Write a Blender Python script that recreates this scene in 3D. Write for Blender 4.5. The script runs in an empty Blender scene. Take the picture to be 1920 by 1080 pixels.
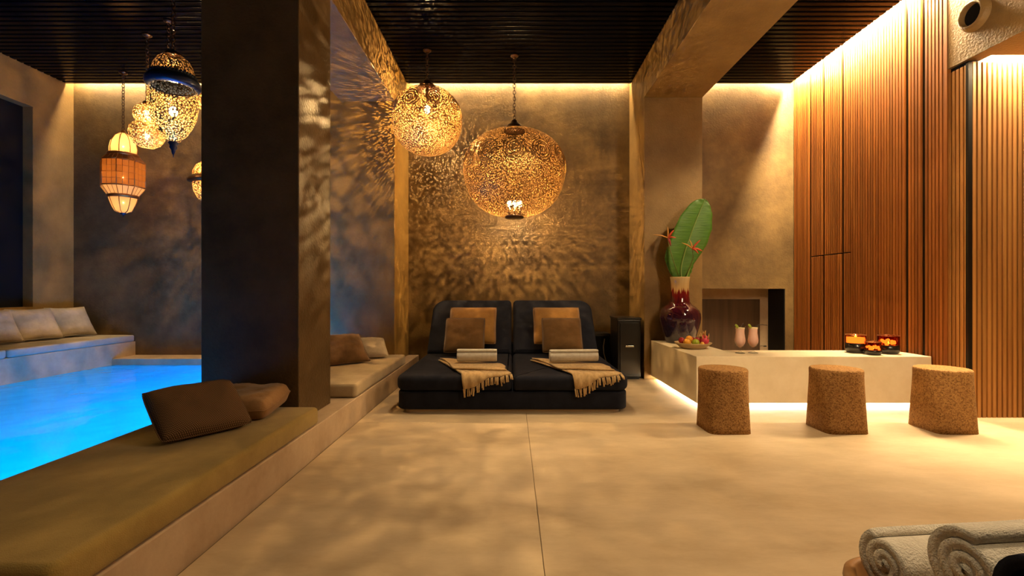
import bpy, bmesh, math, random
from mathutils import Vector, Matrix, noise
random.seed(7)
PI = math.pi
sc = bpy.context.scene
COL = sc.collection

# ------------------------------------------------------------------ camera, world, exposure
F = 900.0            # focal length in pixels of a 1920 px wide frame
HC = 1.024           # camera height
cam_d = bpy.data.cameras.new('camera')
cam_d.sensor_fit = 'HORIZONTAL'; cam_d.sensor_width = 36.0
cam_d.lens = 36.0 * F / 1920.0
cam_d.shift_y = 5.0 / 1920.0
cam_d.clip_start = 0.02
cam = bpy.data.objects.new('camera', cam_d); COL.objects.link(cam)
cam.location = (0, 0, HC); cam.rotation_euler = (PI / 2, 0, 0)
sc.camera = cam
w = bpy.data.worlds.new('world'); sc.world = w; w.use_nodes = True
w.node_tree.nodes['Background'].inputs[0].default_value = (0.9, 0.62, 0.35, 1)
w.node_tree.nodes['Background'].inputs[1].default_value = 0.01
sc.view_settings.view_transform = 'Standard'
sc.view_settings.look = 'None'
sc.view_settings.gamma = 1.0
sc.view_settings.use_curve_mapping = False
sc.view_settings.exposure = -0.12
cy = sc.cycles
cy.use_denoising = True
cy.sample_clamp_indirect = 4.0
cy.sample_clamp_direct = 0.0
cy.max_bounces = 8; cy.diffuse_bounces = 4; cy.glossy_bounces = 3
cy.transparent_max_bounces = 16; cy.transmission_bounces = 6
cy.caustics_reflective = False; cy.caustics_refractive = False
cy.blur_glossy = 1.0

WARM = (1.0, 0.73, 0.40)
LAMP = (1.0, 0.60, 0.22)
K_COVE = 300.0       # LED strips in the ceiling slots
K_SIDE = 2400.0       # LED strip over the slat wall
K_UNDER = 70.0      # LED strip under the counter
K_LAMP = 7.0        # pendant bulbs, multiplier
K_DOWN = 0.42        # added downlights, multiplier
K_POOL = 56.0       # underwater lamps

def px(x, y, Y):
    """pixel of the photograph at depth Y -> point"""
    return Vector(((x - 960) / F * Y, Y, HC - (y - 545) / F * Y))

# key planes of the room
D = 6.263            # back wall
ZC = 3.680           # ceiling
XL, XL2 = -1.35, -1.97     # left pillars
XR, XR2 = 1.531, 2.205     # right pillar
XW = 3.674           # slat wall
YP = 5.56            # front of the rear pillars
XE = -1.215          # edge of the poolside ledge
ZL = 0.186           # ledge height
ZCU = 0.294          # cushion top
XB = -4.91           # front of the far left bench
XLW = -5.72          # left wall

# ------------------------------------------------------------------ mesh helpers
def lin(c):
    def f(v): return v / 12.92 if v <= 0.04045 else ((v + 0.055) / 1.055) ** 2.4
    return tuple(f(v / 255.0) for v in c)

def obj(name, bm, mat=None, parent=None, smooth=False, loc=None):
    me = bpy.data.meshes.new(name)
    bmesh.ops.recalc_face_normals(bm, faces=bm.faces[:])
    bm.to_mesh(me); bm.free()
    if smooth:
        me.polygons.foreach_set('use_smooth', [True] * len(me.polygons))
    o = bpy.data.objects.new(name, me); COL.objects.link(o)
    if mat is not None:
        for m in (mat if isinstance(mat, (list, tuple)) else [mat]): me.materials.append(m)
    if parent is not None: o.parent = parent
    if loc is not None: o.location = loc
    return o

def link_copy(src, parent=None, loc=None, rot=None):
    c = src.copy(); COL.objects.link(c)
    c.parent = parent
    if loc is not None: c.location = loc
    if rot is not None: c.rotation_euler = rot
    return c

def tag(o, label=None, cat=None, group=None, kind=None):
    if label: o['label'] = label
    if cat: o['category'] = cat
    if group: o['group'] = group
    if kind: o['kind'] = kind
    return o

def thing(name, label, cat, loc=(0, 0, 0), rotz=0.0, group=None, kind=None):
    o = bpy.data.objects.new(name, None); COL.objects.link(o)
    o.empty_display_size = 0.1
    o.location = loc; o.rotation_euler = (0, 0, rotz)
    return tag(o, label, cat, group, kind)

def box(bm, x0, x1, y0, y1, z0, z1):
    v = [bm.verts.new(p) for p in ((x0,y0,z0),(x1,y0,z0),(x1,y1,z0),(x0,y1,z0),(x0,y0,z1),(x1,y0,z1),(x1,y1,z1),(x0,y1,z1))]
    fs = [bm.faces.new([v[i] for i in q]) for q in ((3,2,1,0),(4,5,6,7),(0,1,5,4),(1,2,6,5),(2,3,7,6),(3,0,4,7))]
    return fs

def bbox(x0, x1, y0, y1, z0, z1, r=0.0, seg=2):
    bm = bmesh.new(); box(bm, x0, x1, y0, y1, z0, z1)
    if r > 0:
        bmesh.ops.bevel(bm, geom=bm.edges[:], offset=r, segments=seg, profile=0.5, affect='EDGES')
    return bm

def lathe(bm, prof, n=32, cx=0, cy_=0, z0=0, rot=0.0):
    rings = []
    for r, z in prof:
        if r < 1e-6: rings.append([bm.verts.new((cx, cy_, z0 + z))])
        else: rings.append([bm.verts.new((cx + r*math.cos(rot + 2*PI*i/n), cy_ + r*math.sin(rot + 2*PI*i/n), z0 + z)) for i in range(n)])
    for a, b in zip(rings, rings[1:]):
        for i in range(n):
            j = (i + 1) % n
            if len(a) == 1 and len(b) == 1: continue
            if len(a) == 1: bm.faces.new((a[0], b[j], b[i]))
            elif len(b) == 1: bm.faces.new((a[i], a[j], b[0]))
            else: bm.faces.new((a[i], a[j], b[j], b[i]))
    return bm

def tube(bm, pts, r, n=8, closed=False, cap=True):
    pts = [Vector(p) for p in pts]
    rr = r if isinstance(r, (list, tuple)) else [r] * len(pts)
    rings = []; prev = None
    m = len(pts)
    for i, p in enumerate(pts):
        if closed: t = pts[(i+1) % m] - pts[i-1]
        else: t = pts[min(i+1, m-1)] - pts[max(i-1, 0)]
        t.normalize()
        if prev is None:
            a = Vector((0, 0, 1)) if abs(t.z) < 0.9 else Vector((1, 0, 0))
            u = t.cross(a).normalized()
        else:
            u = (prev - t * prev.dot(t)).normalized()
        prev = u; v = t.cross(u)
        rings.append([bm.verts.new(p + (u*math.cos(2*PI*k/n) + v*math.sin(2*PI*k/n)) * rr[i]) for k in range(n)])
    rng = range(m if closed else m - 1)
    for i in rng:
        a, b = rings[i], rings[(i+1) % m]
        for k in range(n):
            bm.faces.new((a[k], a[(k+1) % n], b[(k+1) % n], b[k]))
    if cap and not closed:
        bm.faces.new(rings[0][::-1]); bm.faces.new(rings[-1])
    return bm

def sphere(bm, c, r, seg=12, rings=8, sx=1, sy=1, sz=1):
    g = bmesh.ops.create_uvsphere(bm, u_segments=seg, v_segments=rings, radius=r)
    bmesh.ops.scale(bm, vec=(sx, sy, sz), verts=g['verts'])
    bmesh.ops.translate(bm, vec=c, verts=g['verts'])
    return g['verts']

def rounded_rect(x0, x1, y0, y1, radii, seg=6):
    """plan outline; radii for corners (x0y0, x1y0, x1y1, x0y1)"""
    out = []
    cs = [((x0, y0), 1, 1, PI), ((x1, y0), -1, 1, 1.5*PI), ((x1, y1), -1, -1, 0), ((x0, y1), 1, -1, 0.5*PI)]
    for (c, sx, sy, a0), r in zip(cs, radii):
        if r <= 0: out.append(c); continue
        for k in range(seg + 1):
            a = a0 + 0.5*PI*k/seg
            out.append((c[0] + sx*r + r*math.cos(a), c[1] + sy*r + r*math.sin(a)))
    return out

def prism(bm, outline, layers):
    """outline (x,y) list; layers list of (z, inset). inset shrinks towards the centroid by distance."""
    n = len(outline)
    pts = [Vector((p[0], p[1], 0)) for p in outline]
    nor = []
    for i in range(n):
        a = pts[i] - pts[i-1]; b = pts[(i+1) % n] - pts[i]
        t = (a.normalized() + b.normalized())
        t = t.normalized() if t.length > 1e-9 else b.normalized()
        nor.append(Vector((t.y, -t.x, 0)))
    rings = []
    for z, ins in layers:
        rings.append([bm.verts.new((p.x - q.x*ins, p.y - q.y*ins, z)) for p, q in zip(pts, nor)])
    for a, b in zip(rings, rings[1:]):
        for i in range(n):
            bm.faces.new((a[i], a[(i+1) % n], b[(i+1) % n], b[i]))
    bm.faces.new(rings[0][::-1]); bm.faces.new(rings[-1])
    return bm

def soft_layers(z0, z1, r, seg=4, both=True):
    L = []
    if both:
        for k in range(seg + 1):
            a = 0.5*PI*k/seg
            L.append((z0 + r - r*math.cos(a), r - r*math.sin(a)))
    else: L.append((z0, 0))
    for k in range(seg + 1):
        a = 0.5*PI*k/seg
        L.append((z1 - r + r*math.sin(a), r - r*math.cos(a)))
    return L

# ------------------------------------------------------------------ materials
def new_mat(name):
    m = bpy.data.materials.new(name); m.use_nodes = True
    nt = m.node_tree; b = nt.nodes['Principled BSDF']
    return m, nt, b

def setin(b, **kw):
    names = {'color': 'Base Color', 'rough': 'Roughness', 'metal': 'Metallic', 'spec': 'Specular IOR Level', 'trans': 'Transmission Weight', 'ior': 'IOR', 'coat': 'Coat Weight', 'sheen': 'Sheen Weight', 'sss': 'Subsurface Weight'}
    for k, v in kw.items():
        if k == 'color': v = tuple(v) + (1.0,)
        b.inputs[names[k]].default_value = v

def mottled(name, c1, c2, scale=3.0, rough=0.6, bump=0.15, bscale=40.0, spec=0.3, detail=6.0, c3=None, stretch=(1,1,1), metal=0.0, bdist=0.01, sheen=0.0, lo=0.35, hi=0.65):
    m, nt, b = new_mat(name); N = nt.nodes; L = nt.links
    tc = N.new('ShaderNodeTexCoord'); mp = N.new('ShaderNodeMapping'); mp.inputs['Scale'].default_value = stretch
    L.new(tc.outputs['Object'], mp.inputs['Vector'])
    n1 = N.new('ShaderNodeTexNoise'); n1.inputs['Scale'].default_value = scale; n1.inputs['Detail'].default_value = detail; n1.inputs['Roughness'].default_value = 0.68
    L.new(mp.outputs[0], n1.inputs['Vector'])
    cr = N.new('ShaderNodeValToRGB'); e = cr.color_ramp.elements
    e[0].position = lo; e[0].color = tuple(c1) + (1,); e[1].position = hi; e[1].color = tuple(c2) + (1,)
    if c3 is not None:
        x = cr.color_ramp.elements.new(0.5 * (lo + hi)); x.color = tuple(c3) + (1,)
    L.new(n1.outputs['Fac'], cr.inputs[0]); L.new(cr.outputs[0], b.inputs['Base Color'])
    n2 = N.new('ShaderNodeTexNoise'); n2.inputs['Scale'].default_value = bscale; n2.inputs['Detail'].default_value = 4
    L.new(mp.outputs[0], n2.inputs['Vector'])
    bp = N.new('ShaderNodeBump'); bp.inputs['Strength'].default_value = bump; bp.inputs['Distance'].default_value = bdist
    L.new(n2.outputs['Fac'], bp.inputs['Height']); L.new(bp.outputs[0], b.inputs['Normal'])
    setin(b, rough=rough, spec=spec, metal=metal, sheen=sheen)
    return m

def plain(name, c, rough=0.5, metal=0.0, spec=0.5, **kw):
    m, nt, b = new_mat(name); setin(b, color=c, rough=rough, metal=metal, spec=spec, **kw)
    return m

def emit(name, c, s):
    m = bpy.data.materials.new(name); m.use_nodes = True; nt = m.node_tree
    nt.nodes.remove(nt.nodes['Principled BSDF'])
    e = nt.nodes.new('ShaderNodeEmission'); e.inputs[0].default_value = tuple(c) + (1,); e.inputs[1].default_value = s
    nt.links.new(e.outputs[0], nt.nodes['Material Output'].inputs[0])
    return m

def perforated(name, c, scale, thr, mode='F1', rough=0.35, rnd=0.8):
    m, nt, b = new_mat(name); N = nt.nodes; L = nt.links
    setin(b, color=c, rough=0.5, metal=0.5)
    tc = N.new('ShaderNodeTexCoord'); v = N.new('ShaderNodeTexVoronoi')
    v.feature = 'F1' if mode == 'F1' else 'DISTANCE_TO_EDGE'
    v.inputs['Scale'].default_value = scale; v.inputs['Randomness'].default_value = rnd
    L.new(tc.outputs['Object'], v.inputs['Vector'])
    mt = N.new('ShaderNodeMath'); mt.operation = 'LESS_THAN' if mode == 'F1' else 'GREATER_THAN'
    mt.inputs[1].default_value = thr; L.new(v.outputs['Distance'], mt.inputs[0])
    t = N.new('ShaderNodeBsdfTransparent'); mx = N.new('ShaderNodeMixShader')
    L.new(mt.outputs[0], mx.inputs[0]); L.new(b.outputs[0], mx.inputs[1]); L.new(t.outputs[0], mx.inputs[2])
    L.new(mx.outputs[0], N['Material Output'].inputs[0])
    return m

def thin_glass(name, tint, gloss=0.08, rough=0.05):
    m = bpy.data.materials.new(name); m.use_nodes = True; nt = m.node_tree; N = nt.nodes; L = nt.links
    N.remove(N['Principled BSDF'])
    t = N.new('ShaderNodeBsdfTransparent'); t.inputs[0].default_value = tuple(tint) + (1,)
    g = N.new('ShaderNodeBsdfGlossy'); g.inputs['Roughness'].default_value = rough
    lw0 = N.new('ShaderNodeLayerWeight'); lw = N.new('ShaderNodeMath'); lw.operation = 'POWER'; lw.inputs[1].default_value = 3.0; L.new(lw0.outputs['Facing'], lw.inputs[0])
    mx = N.new('ShaderNodeMixShader')
    L.new(lw.outputs[0], mx.inputs[0]); L.new(t.outputs[0], mx.inputs[1]); L.new(g.outputs[0], mx.inputs[2])
    L.new(mx.outputs[0], N['Material Output'].inputs[0])
    return m

M = {}
M['wall'] = mottled('dark_gold_plaster', (0.090, 0.055, 0.021), (0.20, 0.128, 0.049), scale=2.2, rough=0.48, bump=0.4, detail=12, bscale=55, spec=0.4, c3=(0.14, 0.088, 0.034))
M['wall_light'] = mottled('ochre_plaster', (0.20, 0.118, 0.038), (0.31, 0.192, 0.066), scale=2.0, rough=0.5, bump=0.4, detail=12, bscale=55, spec=0.4)
M['pillar'] = mottled('umber_plaster', (0.22, 0.125, 0.032), (0.35, 0.21, 0.055), scale=2.4, rough=0.5, bump=0.4, detail=12, bscale=55, spec=0.4)
M['pillar_shaded'] = mottled('shaded_umber_plaster', (0.060, 0.035, 0.013), (0.115, 0.068, 0.026), scale=2.4, rough=0.5, bump=0.4, detail=12, bscale=55, spec=0.3)  # pillar plaster darkened so the near pillar stays in shade
M['floor'] = mottled('beige_microcement', (0.41, 0.305, 0.185), (0.57, 0.44, 0.285), scale=1.6, rough=0.5, bump=0.08, bscale=30, spec=0.35, stretch=(0.8, 1.6, 1))
M['joint'] = plain('dark_joint', (0.12, 0.085, 0.05), 0.9)
M['ledge'] = mottled('rosy_beige_plaster', (0.42, 0.30, 0.19), (0.56, 0.42, 0.28), scale=3, rough=0.6, bump=0.1, bscale=40, spec=0.3)
M['counter'] = mottled('cream_microcement', (0.72, 0.60, 0.41), (0.83, 0.72, 0.53), scale=2.5, rough=0.45, bump=0.1, bscale=30, spec=0.4)
M['black_gloss'] = plain('black_gloss_slat', (0.0025, 0.0025, 0.004), 0.2, spec=0.3, ior=1.16)
M['black_matte'] = plain('black_matte', (0.004, 0.004, 0.005), 0.8, spec=0.2)
M['pad_olive'] = mottled('olive_weave', (0.27, 0.18, 0.048), (0.37, 0.255, 0.075), scale=4, rough=0.95, bump=0.5, bscale=260, spec=0.1, sheen=0.2, bdist=0.004)
M['pad_sand'] = mottled('sand_weave', (0.36, 0.27, 0.155), (0.47, 0.36, 0.22), scale=4, rough=0.95, bump=0.5, bscale=260, spec=0.1, sheen=0.2, bdist=0.004)
M['pad_grey'] = mottled('grey_weave', (0.38, 0.33, 0.27), (0.48, 0.42, 0.34), scale=4, rough=0.95, bump=0.4, bscale=220, spec=0.1, bdist=0.004)
M['linen'] = mottled('oatmeal_linen', (0.40, 0.33, 0.24), (0.52, 0.43, 0.32), scale=8, rough=0.95, bump=0.5, bscale=160, spec=0.1, bdist=0.004)
M['rust'] = mottled('rust_linen', (0.26, 0.135, 0.05), (0.36, 0.20, 0.085), scale=7, rough=0.9, bump=0.4, bscale=140, spec=0.15, sheen=0.2, bdist=0.004)
M['gold'] = mottled('golden_velvet', (0.27, 0.125, 0.020), (0.38, 0.19, 0.036), scale=7, rough=0.7, bump=0.3, bscale=90, spec=0.2, sheen=0.4, bdist=0.004)
M['brown'] = mottled('brown_velvet', (0.11, 0.055, 0.016), (0.16, 0.083, 0.026), scale=7, rough=0.85, bump=0.3, bscale=120, spec=0.15, sheen=0.25, bdist=0.004)
M['umber'] = mottled('umber_velvet', (0.12, 0.065, 0.028), (0.19, 0.105, 0.045), scale=9, rough=0.85, bump=0.3, bscale=100, spec=0.15, sheen=0.3, bdist=0.004)
M['navy'] = mottled('black_navy_canvas', (0.010, 0.011, 0.019), (0.016, 0.018, 0.029), scale=9, rough=0.9, bump=0.4, bscale=260, spec=0.12, sheen=0.0, bdist=0.003)
M['cream_plinth'] = plain('cream_plinth', (0.5, 0.4, 0.27), 0.6)
M['towel'] = mottled('white_terry', (0.72, 0.66, 0.55), (0.86, 0.80, 0.69), scale=30, rough=0.97, bump=1.0, bscale=240, spec=0.05, sheen=0.3, bdist=0.006)
M['throw'] = mottled('tan_wool', (0.40, 0.26, 0.115), (0.56, 0.38, 0.18), scale=26, rough=0.95, bump=0.6, bscale=190, spec=0.05, sheen=0.3, stretch=(2.0, 0.5, 1), bdist=0.004)
M['black_lacquer'] = plain('black_lacquer', (0.008, 0.008, 0.009), 0.3, spec=0.5)
M['chrome'] = plain('brushed_chrome', (0.85, 0.8, 0.72), 0.25, metal=1.0)
M['bronze'] = plain('dark_bronze', (0.10, 0.055, 0.03), 0.35, metal=0.9)
M['blue_metal'] = plain('blue_patina_metal', (0.05, 0.07, 0.13), 0.3, metal=0.8)
M['copper'] = plain('copper_frame', (0.42, 0.17, 0.06), 0.35, metal=0.9)
M['strip'] = plain('dark_bronze_strip', (0.022, 0.016, 0.012), 0.35, metal=0.6)

def wood(name, c1, c2, axis_scale=(18, 18, 0.9)):
    m, nt, b = new_mat(name); N = nt.nodes; L = nt.links
    tc = N.new('ShaderNodeTexCoord'); mp = N.new('ShaderNodeMapping'); mp.inputs['Scale'].default_value = axis_scale
    gi = N.new('ShaderNodeObjectInfo'); ad = N.new('ShaderNodeVectorMath'); ad.operation = 'ADD'
    L.new(tc.outputs['Object'], ad.inputs[0])
    cb = N.new('ShaderNodeCombineXYZ'); ml = N.new('ShaderNodeMath'); ml.operation = 'MULTIPLY'; ml.inputs[1].default_value = 37.0
    L.new(gi.outputs['Random'], ml.inputs[0]); L.new(ml.outputs[0], cb.inputs[0]); L.new(cb.outputs[0], ad.inputs[1])
    L.new(ad.outputs[0], mp.inputs['Vector'])
    n = N.new('ShaderNodeTexNoise'); n.inputs['Scale'].default_value = 1.0; n.inputs['Detail'].default_value = 5
    L.new(mp.outputs[0], n.inputs['Vector'])
    cr = N.new('ShaderNodeValToRGB'); e = cr.color_ramp.elements
    e[0].position = 0.3; e[0].color = tuple(c1) + (1,); e[1].position = 0.7; e[1].color = tuple(c2) + (1,)
    L.new(n.outputs['Fac'], cr.inputs[0])
    hs = N.new('ShaderNodeHueSaturation'); mr = N.new('ShaderNodeMapRange'); mr.inputs['To Min'].default_value = 0.78; mr.inputs['To Max'].default_value = 1.2
    L.new(gi.outputs['Random'], mr.inputs['Value']); L.new(mr.outputs[0], hs.inputs['Value']); L.new(cr.outputs[0], hs.inputs['Color'])
    L.new(hs.outputs[0], b.inputs['Base Color'])
    setin(b, rough=0.45, spec=0.4)
    return m
M['slat'] = wood('red_cedar', (0.25, 0.075, 0.013), (0.41, 0.145, 0.027))
M['slat_pale'] = wood('honey_cedar', (0.36, 0.15, 0.034), (0.50, 0.235, 0.06))
M['door_wood'] = wood('dark_walnut', (0.055, 0.032, 0.018), (0.10, 0.06, 0.035))
M['tray_wood'] = wood('olive_wood', (0.26, 0.12, 0.04), (0.40, 0.21, 0.08), (6, 30, 30))
M['bowl_wood'] = wood('pale_wood', (0.50, 0.34, 0.16), (0.64, 0.46, 0.24), (8, 30, 30))

M['led'] = emit('warm_led_strip', WARM, K_COVE)
M['led_side'] = emit('warm_led_side', WARM, K_SIDE)
M['led_under'] = emit('warm_led_under', (1.0, 0.80, 0.52), K_UNDER)

# ------------------------------------------------------------------ structure: floor, ledge, pool
fl = obj('floor', bbox(XE - 0.1, 7.0, -3.2, D + 0.6, -0.12, -0.008), M['joint'])
tag(fl, 'beige microcement floor with fine joints', kind='structure')
xs = [XE + 0.012, 0.118, 4.2, 7.0]; ys = [-3.2, 0.95, 3.72, D + 0.5]
g = 0.0010
for i in range(len(xs) - 1):
    for j in range(len(ys) - 1):
        obj('floor_slab', bbox(xs[i] + (g if i else 0), xs[i+1] - g, ys[j] + g, ys[j+1] - g, -0.06, 0.0, 0.0015, 1), M['floor'], fl)

ledge = obj('pool_ledge', bbox(-2.0, XE, -3.2, D, -0.12, ZL, 0.006, 2), M['ledge'])
tag(ledge, 'low beige masonry ledge between the pool and the floor', kind='structure')
bm = bmesh.new()
box(bm, -5.9, -2.0, 5.89, D, -0.4, ZL)          # far end ledge
o = obj('pool_end_ledge', bm, M['ledge']); tag(o, 'narrow pale ledge at the far end of the pool', kind='structure')
ben = obj('masonry_bench', bbox(XLW - 0.35, XB, -3.2, D, -0.3, 0.366, 0.006, 2), M['ledge'])
tag(ben, 'long masonry bench along the left wall above the pool', kind='structure')
M['basin'] = mottled('pool_render', (0.03, 0.58, 0.82), (0.05, 0.70, 0.92), scale=1.2, rough=0.8, bump=0.0, spec=0.1)
bm = bmesh.new()
box(bm, -5.0, -2.0, -3.2, 5.95, -1.25, -1.1)
box(bm, -5.0, XB - 0.001, -3.2, 5.95, -1.25, 0.10)
box(bm, -2.012, -1.9, -3.2, 5.95, -1.25, 0.10)
box(bm, -5.0, -1.9, 5.878, 6.0, -1.25, 0.10)
box(bm, -5.0, -1.9, -3.3, -3.2, -1.25, 0.10)
o = obj('pool_basin', bm, M['basin']); tag(o, 'blue basin of the indoor pool', kind='structure')
# water
m = bpy.data.materials.new('pool_water'); m.use_nodes = True; nt = m.node_tree; N = nt.nodes; L = nt.links
N.remove(N['Principled BSDF'])
t = N.new('ShaderNodeBsdfTransparent'); t.inputs[0].default_value = (0.55, 0.90, 1.0, 1)
gl = N.new('ShaderNodeBsdfGlossy'); gl.inputs['Roughness'].default_value = 0.08
fr = N.new('ShaderNodeFresnel'); fr.inputs[0].default_value = 1.12
tl = N.new('ShaderNodeBsdfTranslucent'); tl.inputs[0].default_value = (0.25, 0.85, 1.0, 1)
mk = N.new('ShaderNodeMixShader'); mk.inputs[0].default_value = 0.45; L.new(t.outputs[0], mk.inputs[1]); L.new(tl.outputs[0], mk.inputs[2])
mx = N.new('ShaderNodeMixShader'); L.new(fr.outputs[0], mx.inputs[0]); L.new(mk.outputs[0], mx.inputs[1]); L.new(gl.outputs[0], mx.inputs[2])
tc = N.new('ShaderNodeTexCoord'); nz = N.new('ShaderNodeTexNoise'); nz.inputs['Scale'].default_value = 2.2; nz.inputs['Detail'].default_value = 2
L.new(tc.outputs['Object'], nz.inputs['Vector'])
bp = N.new('ShaderNodeBump'); bp.inputs['Strength'].default_value = 0.35; bp.inputs['Distance'].default_value = 0.06
L.new(nz.outputs['Fac'], bp.inputs['Height']); L.new(bp.outputs[0], gl.inputs['Normal']); L.new(bp.outputs[0], fr.inputs['Normal'])
L.new(mx.outputs[0], N['Material Output'].inputs[0])
bm = bmesh.new()
v = [bm.verts.new(p) for p in ((XB, -3.2, 0.112), (-2.0, -3.2, 0.112), (-2.0, 5.89, 0.112), (XB, 5.89, 0.112))]
bm.faces.new(v)
o = obj('pool_water', bm, m)
if o.data.polygons[0].normal.z < 0: o.data.flip_normals(); tag(o, 'glowing turquoise water filling the indoor pool', 'water', kind='stuff')
# underwater lamps on the near pool wall
M['poollamp'] = emit('pool_lamp_light', (0.0, 0.52, 1.0), K_POOL)
for k, y in enumerate((2.3, 3.4, 4.5, 5.5)):
    bm = bmesh.new(); lathe(bm, [(0, 0.02), (0.16, 0.02), (0.16, 0.0), (0.19, 0.0), (0.19, -0.02), (0, -0.02)], 20)
    o = obj('pool_lamp', bm, M['poollamp']); o.rotation_euler = (0, -PI / 2, 0); o.location = (-2.035, y, -0.45)
    tag(o, ('round blue underwater lamp in the pool wall below the near pillows', 'round blue underwater lamp in the pool wall below the dark pillar', 'round blue underwater lamp in the pool wall behind the dark pillar', 'round blue underwater lamp in the pool wall nearest the back wall')[k], 'pool lamp', 'underwater lamps')
bm = bmesh.new(); lathe(bm, [(0, 0.02), (0.16, 0.02), (0.16, 0.0), (0.19, 0.0), (0.19, -0.02), (0, -0.02)], 20)
o = obj('pool_lamp', bm, emit('added_pool_wash_light', (0.0, 0.18, 1.0), K_POOL * 3.0)); o.location = (-2.45, 4.1, -0.85); o.rotation_euler = (-0.8, 0, 0); tag(o, 'hidden blue lamp added near the pool floor to tint the back wall', 'pool lamp', 'underwater lamps')  # extra lamp hidden behind the pillar, added for blue wash on the wall

# ------------------------------------------------------------------ structure: walls
SLOT = 0.10
bm = bmesh.new()
box(bm, -6.2, 2.25, D, D + 0.5, -0.3, 4.1)
box(bm, 2.25, 3.563, D, D + 0.5, 1.05, 4.1)
box(bm, 3.563, 3.95, D, D + 0.5, -0.1, 4.1)
wb = obj('wall_back', bm, M['wall']); tag(wb, 'dark gold polished plaster back wall', kind='structure')
# doorway recess with framed door
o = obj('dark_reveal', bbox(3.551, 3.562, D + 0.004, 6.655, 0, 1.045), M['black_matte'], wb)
dr = thing('door_1', 'low framed dark wood door in the recess behind the counter', 'door', (2.9, 6.66, 0), kind='structure')
obj('frame', bbox(-0.66, 0.70, 0.0, 0.06, 0, 1.06), M['ledge'], dr)
obj('panel', bbox(-0.65, 0.535, -0.012, 0.0, 0, 0.905, 0.003, 1), M['door_wood'], dr)
bm = bmesh.new(); tube(bm, [(0.60, -0.01, 0.26), (0.60, -0.05, 0.26), (0.52, -0.055, 0.26)], 0.008, 8)
obj('handle', bm, M['chrome'], dr, True)
# left wall: frame around a deep dark recess
bm = bmesh.new()
box(bm, XLW - 0.4, XLW, 5.73, D, -0.3, 4.1)
box(bm, XLW - 0.4, XLW, -3.2, 5.73, 3.22, 4.1)
box(bm, XLW - 0.4, XLW, -3.2, 5.73, -0.3, 0.83)
o = obj('wall_left', bm, M['wall_light']); tag(o, 'ochre plaster frame of the left wall', kind='structure')
o = obj('wall_left_recess', bbox(XLW - 0.6, XLW - 0.12, -3.2, 5.9, 0.5, 3.5), M['black_matte']); tag(o, 'dark recess panel in the left wall', kind='structure')
o = obj('wall_rear', bbox(-6.2, 7.2, -3.6, -3.2, -0.3, 4.1), M['wall']); tag(o, 'plaster wall behind the viewer', kind='structure')

# pillars and beams
o = obj('pillar_front', bbox(XL2, XL, 3.04, 3.57, ZL, ZC + 0.1, 0.004, 1), M['pillar_shaded']); tag(o, 'plaster pillar with shade in its colour, standing on the poolside ledge', kind='structure')
o = obj('pillar_rear_left', bbox(-2.45, XL, 5.52, D, ZL, ZC + 0.1, 0.004, 1), M['pillar']); tag(o, 'plaster pier at the end of the ledge against the back wall', kind='structure')
o = obj('pillar_rear_right', bbox(XR, XR2, YP, D, 0, ZC + 0.1, 0.004, 1), M['wall_light']); tag(o, 'ochre plaster pier behind the vase', kind='structure')
o = obj('beam_left', bbox(XL2, XL + 0.002, -3.2, 5.53, 3.20, 4.05, 0.004, 1), M['wall_light']); tag(o, 'plaster ceiling beam over the ledge', kind='structure')
o = obj('beam_right', bbox(XR - 0.002, XR2, -3.2, YP, 3.26, 4.05, 0.004, 1), M['wall_light']); tag(o, 'plaster ceiling beam over the floor, running to the right pier', kind='structure')

# ceiling: dark ground, black gloss slats, LED slots
bm = bmesh.new()
box(bm, -6.2, XW - SLOT, -3.6, D - SLOT, ZC + 0.03, ZC + 0.06)
box(bm, -6.2, 7.2, -3.6, D + 0.5, 4.05, 4.15)
ce = obj('ceiling', bm, M['black_matte']); tag(ce, 'black slatted ceiling', kind='structure')
bays = ((XLW, XL2 - 0.001), (XL + 0.003, XR - 0.004), (XR2 + 0.001, XW - SLOT))
pitch = 0.08
for (x0, x1) in bays:
    src = None; y = D - SLOT - 0.035; k = 0
    while y > 3.9:
        if src is None:
            src = obj('ceiling_slat', bbox(x0, x1, -0.031, 0.031, ZC - 0.002, ZC + 0.035, 0.008, 2), M['black_gloss'], ce, loc=(0, y, 0))
        else: link_copy(src, ce, (0, y, 0))
        y -= pitch
    # slats overhead and behind the viewer, joined
    bm = bmesh.new()
    while y > -3.2:
        box(bm, x0, x1, y - 0.031, y + 0.031, ZC - 0.002, ZC + 0.035); y -= pitch
    o = obj('ceiling_slats_overhead', bm, M['black_gloss'], ce); o['kind'] = 'stuff'
# LED strips in the slots (part of the ceiling)
def led(x0, x1, y0, y1, z, mat, parent):
    bm = bmesh.new(); box(bm, x0, x1, y0, y1, z, z + 0.012)
    return obj('led_strip', bm, mat, parent)
led(XLW + 0.02, -2.5, D - 0.085, D - 0.065, ZC + 0.10, M['led'], ce)
led(XL + 0.02, XR - 0.02, D - 0.085, D - 0.065, ZC + 0.10, M['led'], ce)
led(XR2 + 0.02, XW - 0.1, D - 0.085, D - 0.065, ZC + 0.10, M['led'], ce)
led(XW - 0.085, XW - 0.06, 4.1, D - 0.1, ZC + 0.10, M['led_side'], ce)

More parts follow.
